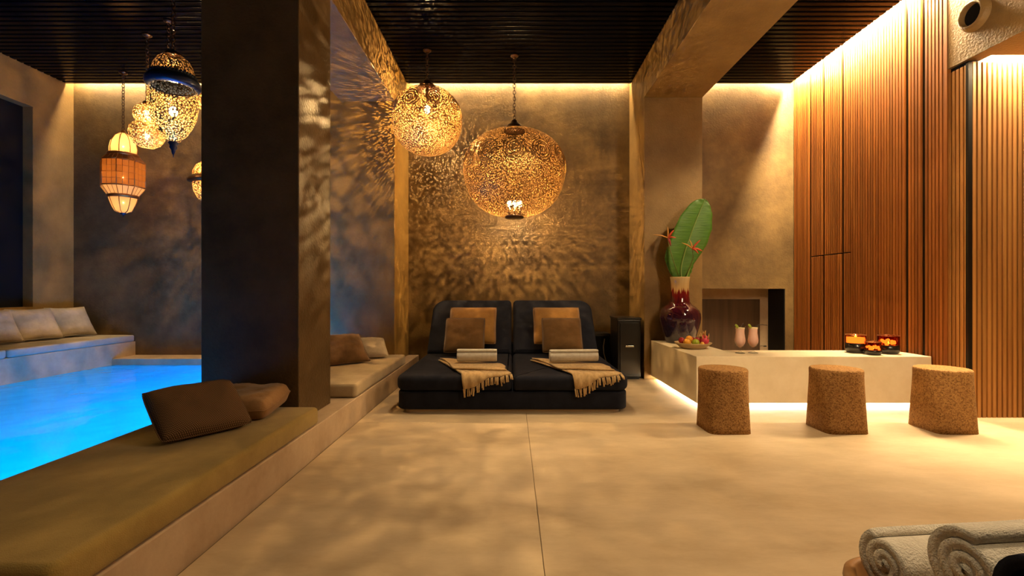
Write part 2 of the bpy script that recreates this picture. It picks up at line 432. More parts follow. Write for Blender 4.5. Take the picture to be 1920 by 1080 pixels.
# slat wall (right)
wr = obj('wall_right', bbox(XW + 0.028, XW + 0.25, 3.91, D + 0.5, -0.1, 4.05), M['black_matte'])
tag(wr, 'tall wall of vertical cedar slats', kind='structure')
gaps = [F * XW / (p - 960) for p in (1520, 1545, 1578, 1698, 1733)]
SP = 0.036
def slat_mesh(h, nm, mat):
    return bbox(-0.015, 0.015, -0.0125, 0.0125, 0, h, 0.002, 1)
tall = None; low = {}
y = D - 0.025; k = 0
while y > 4.07:
    is_gap = any(abs(y - gy) < SP * 0.5 for gy in gaps)
    mat = M['slat']
    if is_gap:
        bm = bbox(-0.003, 0.003, -0.016, 0.016, 0, ZC + 0.08)
        obj('metal_strip', bm, M['strip'], wr, loc=(XW + 0.018, y, 0))
    elif 5.22 < y < 5.92:
        for key, z0, h in (('a', 0, 1.436), ('b', 1.448, ZC + 0.08 - 1.448)):
            if key not in low: low[key] = obj('slat', slat_mesh(h, key, mat), mat, wr, loc=(XW + 0.014, y, z0))
            else: link_copy(low[key], wr, (XW + 0.014, y, z0))
    else:
        if tall is None: tall = obj('slat', slat_mesh(ZC + 0.08, 't', mat), mat, wr, loc=(XW + 0.014, y, 0))
        else: link_copy(tall, wr, (XW + 0.014, y, 0))
    y -= SP
obj('end_board', bbox(XW - 0.006, XW + 0.03, 4.048, 4.066, 0, ZC + 0.08), M['slat'], wr)
short = None
while y > 3.885:
    if short is None: short = obj('slat', slat_mesh(2.85, 's', M['slat_pale']), M['slat_pale'], wr, loc=(XW + 0.014, y - 0.01, 0))
    else: link_copy(short, wr, (XW + 0.014, y - 0.01, 0))
    y -= SP
obj('metal_strip', bbox(XW - 0.002, XW + 0.03, 3.862, 3.885, 0, 2.86), M['strip'], wr)
# alcove: front-facing slats
wa = obj('wall_alcove', bbox(XW + 0.03, 7.0, 3.895, 3.99, -0.1, 3.5), M['black_matte'])
tag(wa, 'honey coloured slat wall of the side alcove', kind='structure')
src = None; x = XW + 0.052
while x < 5.6:
    if src is None: src = obj('slat', bbox(-0.0135, 0.0135, -0.015, 0.015, 0, 2.87, 0.002, 1), M['slat_pale'], wa, loc=(x, 3.882, 0))
    else: link_copy(src, wa, (x, 3.882, 0))
    x += 0.041
# bulkhead with soffit
bm = bmesh.new()
box(bm, XW - 0.002, XW + 0.12, -3.2, 4.045, 2.89, ZC + 0.35)
box(bm, XW + 0.12, 7.0, -3.2, 3.80, 2.89, 2.98)
bk = obj('ceiling_bulkhead', bm, M['wall_light']); tag(bk, 'plaster bulkhead over the alcove on the right', kind='structure')
led(XW + 0.13, 5.6, 3.815, 3.835, 2.955, M['led_side'], bk)
o = obj('wall_alcove_end', bbox(6.6, 7.0, -3.2, 3.9, -0.1, 3.0), M['wall_light']); tag(o, 'plaster end wall of the alcove', kind='structure')

# ------------------------------------------------------------------ downlights added for brightness (overhead, out of frame)
def downlight(x, y, energy, z=ZC - 0.004, ang=85, label=''):  # added fixture outside the view that brightens floor and daybed
    t_ = thing('added_downlight', label, 'downlight', (x, y, z), group='added unseen downlights')
    bm = bmesh.new(); lathe(bm, [(0.04, 0), (0.06, -0.006), (0.06, 0.0), (0.045, 0.05), (0.04, 0.05), (0.04, 0)], 20)
    obj('trim_ring', bm, M['bronze'], t_, True)
    ld = bpy.data.lights.new('added_downlight_beam', 'SPOT'); ld.energy = energy * K_DOWN; ld.color = (1.0, 0.74, 0.42)
    ld.spot_size = math.radians(ang); ld.spot_blend = 0.9; ld.shadow_soft_size = 0.09
    lo = bpy.data.objects.new('added_downlight_beam', ld); COL.objects.link(lo); lo.parent = t_; lo.location = (0, 0, -0.02)
    return t_
for (x, y, e, a, where) in ((0.2, 1.6, 170, 80, 'over the middle of the open floor'), (0.2, 3.4, 120, 70, 'over the floor before the daybed'), (1.1, 2.5, 150, 80, 'over the floor beside the right beam'),
        (2.6, 2.4, 260, 80, 'over the floor before the cork stools'), (2.8, 0.4, 300, 90, 'over the towel tray'), (0.6, 0.2, 170, 90, 'straight above the viewer'),
        (-0.6, 0.9, 120, 80, 'over the floor beside the near ledge'), (0.0, 4.2, 480, 62, 'over the foot of the daybed')):
    downlight(x, y, e, ang=a, label='unseen downlight added for brightness ' + where)
def unseen_spot(x, y, target, energy, ang, label):  # ceiling spot outside the view
    t_ = thing('unseen_spotlight', label, 'spotlight', (x, y, ZC - 0.004), group='unseen ceiling spotlights')
    d = (Vector(target) - Vector((x, y, ZC - 0.12))).normalized()
    bm = bmesh.new(); tube(bm, [(0, 0, 0), (0, 0, -0.10)], 0.008, 8); obj('stem', bm, M['bronze'], t_, True)
    bm = bmesh.new(); lathe(bm, [(0, -0.06), (0.03, -0.06), (0.038, 0.05), (0.034, 0.05), (0.028, -0.05), (0, -0.05)], 20)
    o = obj('head', bm, M['bronze'], t_, True); o.location = (0, 0, -0.12); o.rotation_euler = d.to_track_quat('Z', 'Y').to_euler()
    ld = bpy.data.lights.new('spot_beam', 'SPOT'); ld.energy = energy; ld.color = (1.0, 0.72, 0.38)
    ld.spot_size = math.radians(ang); ld.spot_blend = 0.8; ld.shadow_soft_size = 0.03
    lo = bpy.data.objects.new('spot_beam', ld); COL.objects.link(lo); lo.parent = t_
    lo.location = Vector((0, 0, -0.12)) + d * 0.055; lo.rotation_euler = d.to_track_quat('-Z', 'Y').to_euler()
unseen_spot(3.25, 4.0, (1.95, 5.5, 1.1), 260, 50, 'small unseen ceiling spotlight aimed at the vase on the counter')
unseen_spot(2.5, 3.9, (3.0, 6.2, 1.9), 110, 50, 'unseen spotlight added to brighten the recess behind the counter')  # added only to lift the recess wall
unseen_spot(2.45, 0.9, (2.62, 4.18, 0.22), 420, 40, 'unseen spotlight added to brighten the front of the counter')  # added only to lift the counter front
unseen_spot(1.0, 2.2, (3.674, 3.6, 3.2), 120, 50, 'unseen spotlight added to brighten the bulkhead around the air vent')  # added only to lift the bulkhead face

op = thing('added_globe_lamp', 'unseen round globe lamp added for brightness over the open floor', 'lamp', (2.5, 1.6, 2.45))  # unseen glowing globe added to light counter and stool fronts
bm = bmesh.new(); bmesh.ops.create_icosphere(bm, subdivisions=3, radius=0.18); obj('globe', bm, emit('added_globe_glow', (1.0, 0.72, 0.42), 115.0), op, True)
bm = bmesh.new(); tube(bm, [(0, 0, 0.17), (0, 0, ZC - 2.45)], 0.006, 8); obj('rod', bm, M['bronze'], op, True)

# ------------------------------------------------------------------ air vent
vt = thing('air_vent', 'round white air nozzle with a black opening in the bulkhead', 'air vent', (XW - 0.002, 3.80, 3.21))
bm = bmesh.new(); lathe(bm, [(0.082, 0.0), (0.082, 0.045), (0.092, 0.055), (0.115, 0.035), (0.128, 0.0)], 40)
o = obj('ring', bm, M['wall_light'], vt, True); o.rotation_euler = (0, -PI / 2, 0)
bm = bmesh.new(); lathe(bm, [(0, 0.012), (0.083, 0.012), (0.083, 0.0)], 40)
o = obj('opening', bm, M['black_matte'], vt); o.rotation_euler = (0, -PI / 2, 0)

# ------------------------------------------------------------------ cushions and pillows
def cushion(name, x0, x1, y0, y1, z0, z1, mat, label, r=0.03, group=None):
    bm = bmesh.new()
    n = 24
    prism(bm, rounded_rect(x0, x1, y0, y1, (0.035,)*4, 5), soft_layers(z0, z1, r))
    o = obj(name, bm, mat, None, True)
    return tag(o, label, 'cushion', group)
cushion('bench_cushion', -1.99, XE, 1.27, 3.03, ZL, ZCU, M['pad_olive'], 'long olive woven bench pad on the ledge in the foreground', 0.025, 'poolside pads')
cushion('bench_cushion', -1.99, XE, 3.74, 5.50, ZL, ZCU, M['pad_sand'], 'sand coloured bench pad on the ledge behind the dark pillar', 0.025, 'poolside pads')
cushion('bench_cushion', XLW + 0.01, XB + 0.005, 4.68, D - 0.01, 0.366, 0.45, M['pad_grey'], 'grey bench pad at the back wall end of the far pool bench', 0.02, 'far bench pads')
cushion('bench_cushion', XLW + 0.01, XB + 0.005, 2.6, 4.67, 0.366, 0.45, M['pad_grey'], 'grey bench pad cut by the left edge on the far pool bench', 0.02, 'far bench pads')

def pillow_mesh(w, h, t, seed=0, n=22, wr=0.006, pinch=0.06, pw=2.6, ex=0.55):
    bm = bmesh.new(); top = []; bot = []
    for j in range(n + 1):
        rt = []; rb = []
        for i in range(n + 1):
            u = -1 + 2*i/n; v = -1 + 2*j/n
            su = u * (1 - pinch * (1 - v*v) * abs(u)**3 * 1.0); sv = v * (1 - pinch * (1 - u*u) * abs(v)**3)
            e = max(0.0, (1 - abs(u)**pw)) ** ex * max(0.0, (1 - abs(v)**pw)) ** ex
            cq = 1 - 0.045 * (u*v)**4; su *= cq; sv *= cq
            nz = noise.noise(Vector((u*2.3 + seed*7.1, v*2.3, seed*1.7))) * wr * 2 + noise.noise(Vector((u*6 + seed, v*6, 3.0))) * wr
            z = 0.5 * t * e
            rt.append(bm.verts.new((su*w/2, sv*h/2, z + nz*e)))
            if i in (0, n) or j in (0, n): rb.append(rt[-1])
            else: rb.append(bm.verts.new((su*w/2, sv*h/2, -z + nz*e*0.3)))
        top.append(rt); bot.append(rb)
    for j in range(n):
        for i in range(n):
            bm.faces.new((top[j][i], top[j][i+1], top[j+1][i+1], top[j+1][i]))
            try: bm.faces.new((bot[j][i], bot[j+1][i], bot[j+1][i+1], bot[j][i+1]))
            except ValueError: pass
    return bm

def frame_matrix(c, right, up):
    r = Vector(right).normalized(); n = r.cross(Vector(up)).normalized(); u = n.cross(r).normalized()
    return Matrix(((r.x, u.x, n.x, c[0]), (r.y, u.y, n.y, c[1]), (r.z, u.z, n.z, c[2]), (0, 0, 0, 1)))

def pillow(w, h, t, mat, bottom_mid, right, up, label, seed, group=None, lift=0.0, pinch=0.06, seam=True, pw=2.6, ex=0.55):
    """bottom_mid: middle of the lower edge"""
    r = Vector(right).normalized(); u = Vector(up)
    n = r.cross(u).normalized(); u = n.cross(r).normalized()
    c = Vector(bottom_mid) + u * (h / 2) + n * lift
    root = thing('throw_pillow', label, 'pillow', (0, 0, 0), 0, group)
    root.matrix_world = frame_matrix(c, r, u)
    obj('cover', pillow_mesh(w, h, t, seed, pinch=pinch, pw=pw, ex=ex), mat, root, True)
    if seam:
        pts = []
        n_ = 18
        def e(u_, v_):
            cq = 1 - 0.045 * (u_*v_)**4
            return (cq*u_*(1 - pinch*(1 - v_*v_)*abs(u_)**3)*w/2, cq*v_*(1 - pinch*(1 - u_*u_)*abs(v_)**3)*h/2, 0)
        for k in range(n_): pts.append(e(-1 + 2*k/n_, -1))
        for k in range(n_): pts.append(e(1, -1 + 2*k/n_))
        for k in range(n_): pts.append(e(1 - 2*k/n_, 1))
        for k in range(n_): pts.append(e(-1, 1 - 2*k/n_))
        bm = bmesh.new(); tube(bm, pts, 0.0035, 5, closed=True)
        obj('seam', bm, mat, root, True)
    return root

# woven pillow: real dotted weave
m, nt, b = new_mat('dotted_weave'); N = nt.nodes; L = nt.links
tc = N.new('ShaderNodeTexCoord'); mp = N.new('ShaderNodeMapping'); mp.inputs['Rotation'].default_value = (0, 0, PI / 4); mp.inputs['Scale'].default_value = (150, 150, 1)
L.new(tc.outputs['Object'], mp.inputs[0]); ck = N.new('ShaderNodeTexVoronoi'); ck.inputs['Scale'].default_value = 1.0; ck.inputs['Randomness'].default_value = 0.0
L.new(mp.outputs[0], ck.inputs['Vector'])
cr = N.new('ShaderNodeValToRGB'); cr.color_ramp.elements[0].position = 0.22; cr.color_ramp.elements[0].color = (0.34, 0.20, 0.10, 1)
cr.color_ramp.elements[1].position = 0.36; cr.color_ramp.elements[1].color = (0.075, 0.045, 0.026, 1)
L.new(ck.outputs['Distance'], cr.inputs[0]); L.new(cr.outputs[0], b.inputs['Base Color']); setin(b, rough=0.95, spec=0.1)
M['weave'] = m
pillow(0.425, 0.325, 0.13, M['weave'], (-1.505, 2.395, ZCU + 0.022), (0.245, 0.349, 0), (-0.15, 0.20, 0.19), 'brown dotted woven pillow leaning in front of the dark pillar', 1, 'poolside pillows', 0.0, pinch=0.01, pw=4.0, ex=0.5)
pillow(0.42, 0.37, 0.13, M['rust'], (-1.575, 2.65, ZCU + 0.062), (1, 0.06, 0.0), (-0.02, 1, 0.10), 'plain rust brown pillow lying flat behind the woven one', 2, 'poolside pillows', 0.0, pinch=0.0, pw=8.0, ex=0.4)
pillow(0.46, 0.40, 0.15, M['umber'], (-1.60, 4.72, ZCU + 0.012), (0.34, 0.29, 0), (-0.15, 0.20, 0.22), 'dark brown velvet pillow on the pad behind the pillar', 3, 'poolside pillows')
pillow(0.40, 0.34, 0.13, M['linen'], (-1.50, 5.09, ZCU + 0.022), (0.40, 0.20, 0), (-0.10, 0.25, 0.16), 'beige pillow tucked behind the dark brown velvet pillow', 4, 'poolside pillows')

# pillows on far bench, leaning on the left wall
for k, (yc, lab) in enumerate(((5.93, 'oatmeal linen pillow nearest the back wall on the pool bench'), (5.48, 'middle oatmeal linen pillow on the pool bench'), (5.02, 'oatmeal linen pillow cut by the left edge on the pool bench'))):
    pillow(0.47, 0.42, 0.13, M['linen'], (-5.36, yc, 0.462), (0.20, 1, 0), (-0.50, 0.06, 0.85), lab, 10 + k, 'linen pillows on the pool bench', 0.0, pinch=0.11)

# ------------------------------------------------------------------ double daybed
db = thing('double_daybed', 'black double daybed with two raised backrests before the gold wall', 'daybed', (0.004, 4.0, 0))
def dx0(v): return v
bm = bmesh.new(); prism(bm, rounded_rect(-0.91, 0.91, 0.03, 1.62, (0.08, 0.08, 0.02, 0.02), 6), [(0.0, 0), (0.035, 0)])
obj('plinth', bm, M['cream_plinth'], db)
bm = bmesh.new(); prism(bm, rounded_rect(-0.968, 0.968, 0.0, 1.70, (0.10, 0.10, 0.03, 0.03), 8), soft_layers(0.03, 0.182, 0.018))
obj('base', bm, M['navy'], db, True)
for s in (-1, 1):
    if s < 0: x0, x1, rad = -0.978, -0.004, (0.11, 0.035, 0.03, 0.03)
    else: x0, x1, rad = 0.004, 0.978, (0.035, 0.11, 0.03, 0.03)
    bm = bmesh.new(); prism(bm, rounded_rect(x0, x1, -0.012, 1.46, rad, 8), soft_layers(0.186, 0.312, 0.042, 5))
    mt = obj('mattress', bm, M['navy'], db, True)
    bm = bmesh.new()
    yy = [(x0 + 0.02, -0.012), (x1 - 0.02, -0.012)]
    # backrest: sloping slab with rounded outer top corner
    bm = bmesh.new()
    Lb = 0.80
    rad = (0.03, 0.03, 0.05, 0.16) if s < 0 else (0.03, 0.03, 0.16, 0.05)
    prism(bm, rounded_rect(x0 + 0.006, x1 - 0.006, 0.0, Lb, rad, 8), soft_layers(-0.14, 0.0, 0.04, 5))
    o = obj('backrest', bm, M['navy'], db, True); o.location = (0, 1.425, 0.325); o.rotation_euler = (math.radians(48), 0, 0)
bm = bmesh.new(); box(bm, -0.9, 0.9, 1.60, 1.86, 0.06, 0.40)
obj('back_support', bm, M['navy'], db)

# pillows on the daybed
bup = (0, math.cos(math.radians(52)), math.sin(math.radians(52)))
for k, (xg, xf, side) in enumerate(((-0.455, -0.52, 'left'), (0.52, 0.55, 'right'))):
    pillow(0.56, 0.52, 0.13, M['gold'], (xg, 5.385, 0.42), (1, 0, 0.0), bup, 'golden velvet pillow against the %s backrest of the daybed' % side, 20 + k, 'gold daybed pillows', 0.0, pinch=0.05)
    pillow(0.45, 0.44, 0.13, M['brown'], (xf, 5.165, 0.352), (1, 0, 0.0), (0, math.cos(math.radians(57)), math.sin(math.radians(57))), 'brown velvet pillow leaning on the %s golden pillow of the daybed' % side, 30 + k, 'brown daybed pillows', 0.0, pinch=0.04)

# throws with tassels
def throw(dx, side, seed):
    root = thing('throw_blanket', 'tan fringed throw laid across the %s daybed mattress' % side, 'throw blanket', (dx, 4.0, 0.312), 0, 'throws on the daybed')
    ns, nt_ = 36, 30
    bm = bmesh.new(); grid = []
    A = Vector((-0.742, 0.84)); R = Vector((-0.12, 0.46)); C = Vector((-0.425, 0.03)); E = Vector((-0.005, 0.03))
    for i in range(ns + 1):
        s = i / ns
        b0 = A.lerp(R, s); f0 = C.lerp(E, s)
        hang = 0.135 * (1 - s) + 0.012 * math.sin(s * 9)
        flat = (f0 - b0).length; total = flat + max(0.0, hang)
        d = (f0 - b0).normalized(); row = []
        for j in range(nt_ + 1):
            q = total * j / nt_
            wv = abs(0.005 * math.sin(s * 19 + seed) * min(1, q * 4)) + 0.003 * abs(noise.noise(Vector((s * 9, q * 9, seed))))
            if q <= flat:
                p = b0 + d * q; row.append(Vector((p.x, p.y, 0.006 + wv)))
            else:
                h = q - flat; th_ = h / 0.05
                fold_ = 0.010 * (0.5 + 0.5 * math.sin(s * 34 + seed)) * min(1.0, h / 0.06)
                if th_ < PI / 2: row.append(Vector((f0.x + d.x * h * 0.5, 0.03 - 0.055 * math.sin(th_) - fold_, 0.006 + wv - 0.05 * (1 - math.cos(th_)))))
                else: row.append(Vector((f0.x + d.x * h * 0.5, -0.025 - fold_, -0.044 - (h - 0.05 * PI / 2))))
        grid.append(row)
    vs = [[bm.verts.new(p) for p in r] for r in grid]
    for i in range(ns):
        for j in range(nt_): bm.faces.new((vs[i][j], vs[i+1][j], vs[i+1][j+1], vs[i][j+1]))
    o = obj('cloth', bm, M['throw'], root, True)
    md = o.modifiers.new('thick', 'SOLIDIFY'); md.thickness = 0.012; md.offset = 1
    # folded second layer on the back-left
    bm = bmesh.new(); vs2 = []
    for i in range(0, ns + 1):
        s = i / ns; row = []
        for j in range(0, 13):
            t_ = j / 12
            b0 = A.lerp(R, s) * 0.985 + Vector((0.006, 0)); f0 = C.lerp(E, s)
            p = b0.lerp(f0, t_ * 0.80) + Vector((0.02 * math.sin(t_ * 5), 0))
            row.append(bm.verts.new((p.x, p.y, 0.026 + 0.003 * math.sin(t_ * 12 + s * 7))))
        vs2.append(row)
    for i in range(ns):
        for j in range(12): bm.faces.new((vs2[i][j], vs2[i+1][j], vs2[i+1][j+1], vs2[i][j+1]))
    o = obj('folded_layer', bm, M['throw'], root, True)
    md = o.modifiers.new('thick', 'SOLIDIFY'); md.thickness = 0.012; md.offset = 1
    rnd = random.Random(seed)
    for i in range(0, 27):
        s = i / 26; r_ = grid[min(ns, round(s * ns))]; p = r_[-1]
        ln = 0.055 + rnd.random() * 0.02; pts = []
        dr_ = (r_[-1] - r_[-3]).normalized(); dn = Vector((rnd.uniform(-0.1, 0.2), -0.05, -1))
        cur = p.copy()
        for k in range(5):
            pts.append(cur.copy())
            if cur.z > -0.004: dirv = Vector((dr_.x * 0.4, -0.8, -0.25))
            elif cur.y > -0.026: dirv = Vector((0, -0.6, -0.7))
            else: dirv = dn
            cur = cur + dirv.normalized() * ln / 4
            if cur.z < -0.02: cur.y = min(cur.y, -0.030)
        bm = bmesh.new(); tube(bm, pts, [0.0065, 0.007, 0.0065, 0.006, 0.0075], 5)
        obj('tassel', bm, M['throw'], root, True)
    return root
throw(0.0, 'left', 1); throw(0.925, 'right', 5)

# rolled towels
def roll_mesh(length, r, turns=3.3, th=0.012, seed=0, n=26, squash=1.0):
    """towel rolled about local x; a spiral band with rounded ends"""
    bm = bmesh.new()
    prof = []                       # spiral outline
    steps = int(turns * n)
    for k in range(steps + 1):
        a = 2*PI*k/n; rr = r * (0.10 + 0.90 * k / steps)
        prof.append((rr, a))
    xs_ = [-length/2, -length/2 + 0.006, -length/2 + 0.02, -length/4, 0, length/4, length/2 - 0.02, length/2 - 0.006, length/2]
    shr = [0.955, 0.98, 1, 1, 1, 1, 1, 0.98, 0.955]
    rows = []
    for x_, sh in zip(xs_, shr):
        row = []
        for rr, a in prof:
            wob = 1 + 0.02 * noise.noise(Vector((x_*8 + seed, math.cos(a), math.sin(a))))
            row.append(bm.verts.new((x_, rr*sh*wob*math.cos(a), rr*sh*wob*math.sin(a)*squash)))
        rows.append(row)
    for a, b_ in zip(rows, rows[1:]):
        for k in range(len(prof) - 1): bm.faces.new((a[k], a[k+1], b_[k+1], b_[k]))
    return bm
def towel(name, label, group, c, yaw, length, r, turns, mat, pitch_=0.0, th=None, roll=0.0, parent=None):
    root = thing(name, label, 'towel', (c[0], c[1], c[2]), 0, group)
    root.rotation_euler = (roll, pitch_, yaw)
    o = obj('terry_roll', roll_mesh(length, r, turns, seed=c[0]), mat, root, True)
    th = th or r * 0.78 / turns
    md = o.modifiers.new('thick', 'SOLIDIFY'); md.thickness = th; md.offset = -1
    bm = bmesh.new(); tube(bm, [(-length/2 + 0.012, 0, 0), (length/2 - 0.012, 0, 0)], r*0.55, 14)
    obj('core', bm, mat, root, True)
    return root
towel('rolled_towel', 'white rolled towel on the left tan throw', 'towels on the daybed', (-0.325, 4.47, 0.312 + 0.04 + 0.066), 0.02, 0.37, 0.066, 3.0, M['towel'], roll=2.2)
towel('rolled_towel', 'white rolled towel on the right tan throw', 'towels on the daybed', (0.575, 4.47, 0.312 + 0.04 + 0.064), 0.07, 0.45, 0.064, 3.0, M['towel'], roll=2.2)

# ------------------------------------------------------------------ black cabinet and cable beside the daybed
cb = thing('side_cabinet', 'black lacquered floor cabinet between the daybed and the right pier', 'cabinet', (1.35, 5.73, 0))
obj('body', bbox(-0.135, 0.135, -0.20, 0.20, 0.025, 0.69, 0.012, 3), M['black_lacquer'], cb)
obj('top_board', bbox(-0.142, 0.142, -0.21, 0.20, 0.685, 0.712, 0.006, 2), M['black_lacquer'], cb)
dd = obj('front_panel', bbox(-0.108, 0.108, -0.213, -0.198, 0.06, 0.655, 0.004, 2), M['black_lacquer'], cb)
obj('handle', bbox(-0.05, 0.05, -0.228, -0.212, 0.375, 0.393, 0.004, 2), M['chrome'], dd)
obj('foot_plinth', bbox(-0.12, 0.12, -0.18, 0.18, 0.0, 0.03), M['black_matte'], cb)
bx_ = thing('speaker_box', 'small black box behind the daybed, left of the cabinet', 'box', (1.10, 6.03, 0))
obj('body', bbox(-0.11, 0.11, -0.13, 0.13, 0.0, 0.50, 0.01, 2), M['black_lacquer'], bx_)
obj('grille', bbox(-0.095, 0.095, -0.138, -0.128, 0.03, 0.47, 0.004, 1), M['black_matte'], bx_)
bm = bmesh.new(); tube(bm, [(1.135, 5.885, 0.435), (1.128, 5.88, 0.40), (1.118, 5.875, 0.34), (1.122, 5.87, 0.26), (1.15, 5.86, 0.16), (1.17, 5.86, 0.03)], 0.006, 6)
o = obj('power_cable', bm, M['cream_plinth'], None, True); tag(o, 'pale cable hanging in front of the small black box', 'cable')

# ------------------------------------------------------------------ bar counter
ZT = 0.45
ct = thing('bar_counter', 'low cream L-shaped counter glowing underneath, below the slat wall', 'counter', (0, 0, 0))
bm = bmesh.new()
outl = [(1.606, 4.18), (3.655, 4.18), (3.655, 4.62), (2.03, 4.62), (2.03, YP - 0.004), (1.606, YP - 0.004)]
vb = [bm.verts.new((x, y, 0.044)) for x, y in outl]; vt_ = [bm.verts.new((x, y, ZT)) for x, y in outl]
bm.faces.new(vb[::-1]); bm.faces.new(vt_)
for i in range(6): bm.faces.new((vb[i], vb[(i+1) % 6], vt_[(i+1) % 6], vt_[i]))
bmesh.ops.bevel(bm, geom=bm.edges[:], offset=0.004, segments=2, profile=0.5, affect='EDGES')
obj('body', bm, M['counter'], ct)
bm = bmesh.new(); box(bm, 1.73, 3.64, 4.30, 4.58, 0, 0.05); box(bm, 1.73, 1.99, 4.58, YP - 0.01, 0, 0.05)
obj('recessed_plinth', bm, M['counter'], ct)
led(1.70, 3.62, 4.255, 4.275, 0.028, M['led_under'], ct)
led(1.685, 1.705, 4.27, YP - 0.03, 0.028, M['led_under'], ct)

# ------------------------------------------------------------------ cork stools
m, nt, b = new_mat('cork'); N = nt.nodes; L = nt.links
tc = N.new('ShaderNodeTexCoord'); v1 = N.new('ShaderNodeTexVoronoi'); v1.inputs['Scale'].default_value = 125
L.new(tc.outputs['Object'], v1.inputs['Vector'])
cr = N.new('ShaderNodeValToRGB'); e = cr.color_ramp.elements
e[0].position = 0.0; e[0].color = (0.15, 0.072, 0.022, 1); e[1].position = 1.0; e[1].color = (0.34, 0.185, 0.065, 1)
x_ = cr.color_ramp.elements.new(0.35); x_.color = (0.24, 0.122, 0.042, 1)
sp = N.new('ShaderNodeSeparateColor'); L.new(v1.outputs['Color'], sp.inputs[0]); L.new(sp.outputs[0], cr.inputs[0]); L.new(cr.outputs[0], b.inputs['Base Color'])
bp = N.new('ShaderNodeBump'); bp.inputs['Strength'].default_value = 0.5; bp.inputs['Distance'].default_value = 0.006
L.new(v1.outputs['Distance'], bp.inputs['Height']); L.new(bp.outputs[0], b.inputs['Normal']); setin(b, rough=0.9, spec=0.15)
M['cork'] = m
def stool_mesh():
    bm = bmesh.new(); n = 64; H = 0.452
    def shape(a, t):                # t: 0 base (rounded square) .. 1 top (circle)
        p = 6.0 * (1 - t) ** 1.5 + 2.0 * (1 - (1 - t) ** 1.5)
        r0 = 0.155 + 0.017 * t - 0.012 * 4 * t * (1 - t) * 0.5
        c, s = abs(math.cos(a)), abs(math.sin(a))
        r = r0 / ((c ** p + s ** p) ** (1 / p))
        return r
    rows = []
    lv = [(0.0, 0.0, 1.0)] + [(H*k/10 * 0.965, k/10, 1.0) for k in range(1, 11)] + [(H*0.985, 1, 0.985), (H*0.997, 1, 0.955), (H, 1, 0.90), (H*0.996, 1, 0.5)]
    for z, t_, sc_ in lv:
        rows.append([bm.verts.new((shape(2*PI*i/n, t_)*sc_*math.cos(2*PI*i/n), shape(2*PI*i/n, t_)*sc_*math.sin(2*PI*i/n), z)) for i in range(n)])
    for a, b_ in zip(rows, rows[1:]):
        for i in range(n): bm.faces.new((a[i], a[(i+1) % n], b_[(i+1) % n], b_[i]))
    bm.faces.new(rows[0][::-1]); bm.faces.new(rows[-1])
    return bm
st = None
for (x, lab) in ((1.565, 'brown cork stool at the left corner of the counter'), (2.405, 'middle cork stool of the three before the counter'), (3.195, 'cork stool nearest the slat wall, at the right end of the counter')):
    if st is None: st = obj('cork_stool', stool_mesh(), M['cork'], None, True, loc=(x, 3.565, 0)); o = st
    else: o = link_copy(st, None, (x, 3.565, 0))
    tag(o, lab, 'stool', 'cork stools')

# ------------------------------------------------------------------ vase with leaf and flowers
VX, VY = 1.858, 5.31
vs_ = thing('floor_vase', 'large glazed vase, cream neck running into red and dark purple', 'vase', (VX, VY, ZT))
k_ = 0.0059
prof = [(0, 0), (24, 0), (25, 2), (28, 10), (32.5, 24), (36.2, 38), (37.3, 47), (36.4, 55), (33.2, 62), (27.5, 67.5), (21, 71.5), (18, 77), (16.8, 88), (16.2, 102), (17, 114), (18.2, 121.5), (18.6, 123), (17.2, 123), (15.5, 113), (14.8, 100), (14.5, 80), (0, 78)]
m, nt, b = new_mat('flambe_glaze'); N = nt.nodes; L = nt.links
tc = N.new('ShaderNodeTexCoord'); sx = N.new('ShaderNodeSeparateXYZ'); L.new(tc.outputs['Object'], sx.inputs[0])
mp = N.new('ShaderNodeMapping'); mp.inputs['Scale'].default_value = (42, 42, 3.0); L.new(tc.outputs['Object'], mp.inputs[0])
nz = N.new('ShaderNodeTexNoise'); nz.inputs['Scale'].default_value = 1; nz.inputs['Detail'].default_value = 3; L.new(mp.outputs[0], nz.inputs['Vector'])
ma = N.new('ShaderNodeMath'); ma.operation = 'MULTIPLY_ADD'; ma.inputs[1].default_value = 0.22; L.new(nz.outputs['Fac'], ma.inputs[0]); L.new(sx.outputs['Z'], ma.inputs[2])
mr = N.new('ShaderNodeMapRange'); mr.inputs['From Min'].default_value = 0.11; mr.inputs['From Max'].default_value = 0.85; L.new(ma.outputs[0], mr.inputs['Value'])
cr = N.new('ShaderNodeValToRGB'); e = cr.color_ramp.elements
e[0].position = 0.0; e[0].color = (0.014, 0.010, 0.022, 1); e[1].position = 1.0; e[1].color = (0.62, 0.47, 0.25, 1)
for p_, c_ in ((0.22, (0.03, 0.018, 0.04)), (0.42, (0.032, 0.005, 0.014)), (0.60, (0.075, 0.006, 0.010)), (0.755, (0.17, 0.010, 0.010)), (0.80, (0.55, 0.36, 0.15))):
    q = cr.color_ramp.elements.new(p_); q.color = c_ + (1,)
L.new(mr.outputs[0], cr.inputs[0]); L.new(cr.outputs[0], b.inputs['Base Color']); setin(b, rough=0.08, spec=0.6, coat=0.6)
bm = bmesh.new(); lathe(bm, [(r*k_, z*k_) for r, z in prof], 48)
obj('body', bm, m, vs_, True)
ZV = ZT + 123*k_
M['leaf'] = mottled('banana_leaf_green', (0.045, 0.14, 0.012), (0.085, 0.22, 0.022), scale=5, rough=0.4, bump=0.5, bscale=6, spec=0.5, stretch=(1, 1, 9), bdist=0.01)
M['rib'] = plain('leaf_rib', (0.20, 0.30, 0.06), 0.5)
M['stem'] = plain('flower_stem', (0.12, 0.16, 0.03), 0.6)
M['petal_o'] = plain('orange_petal', (0.65, 0.09, 0.03), 0.5)
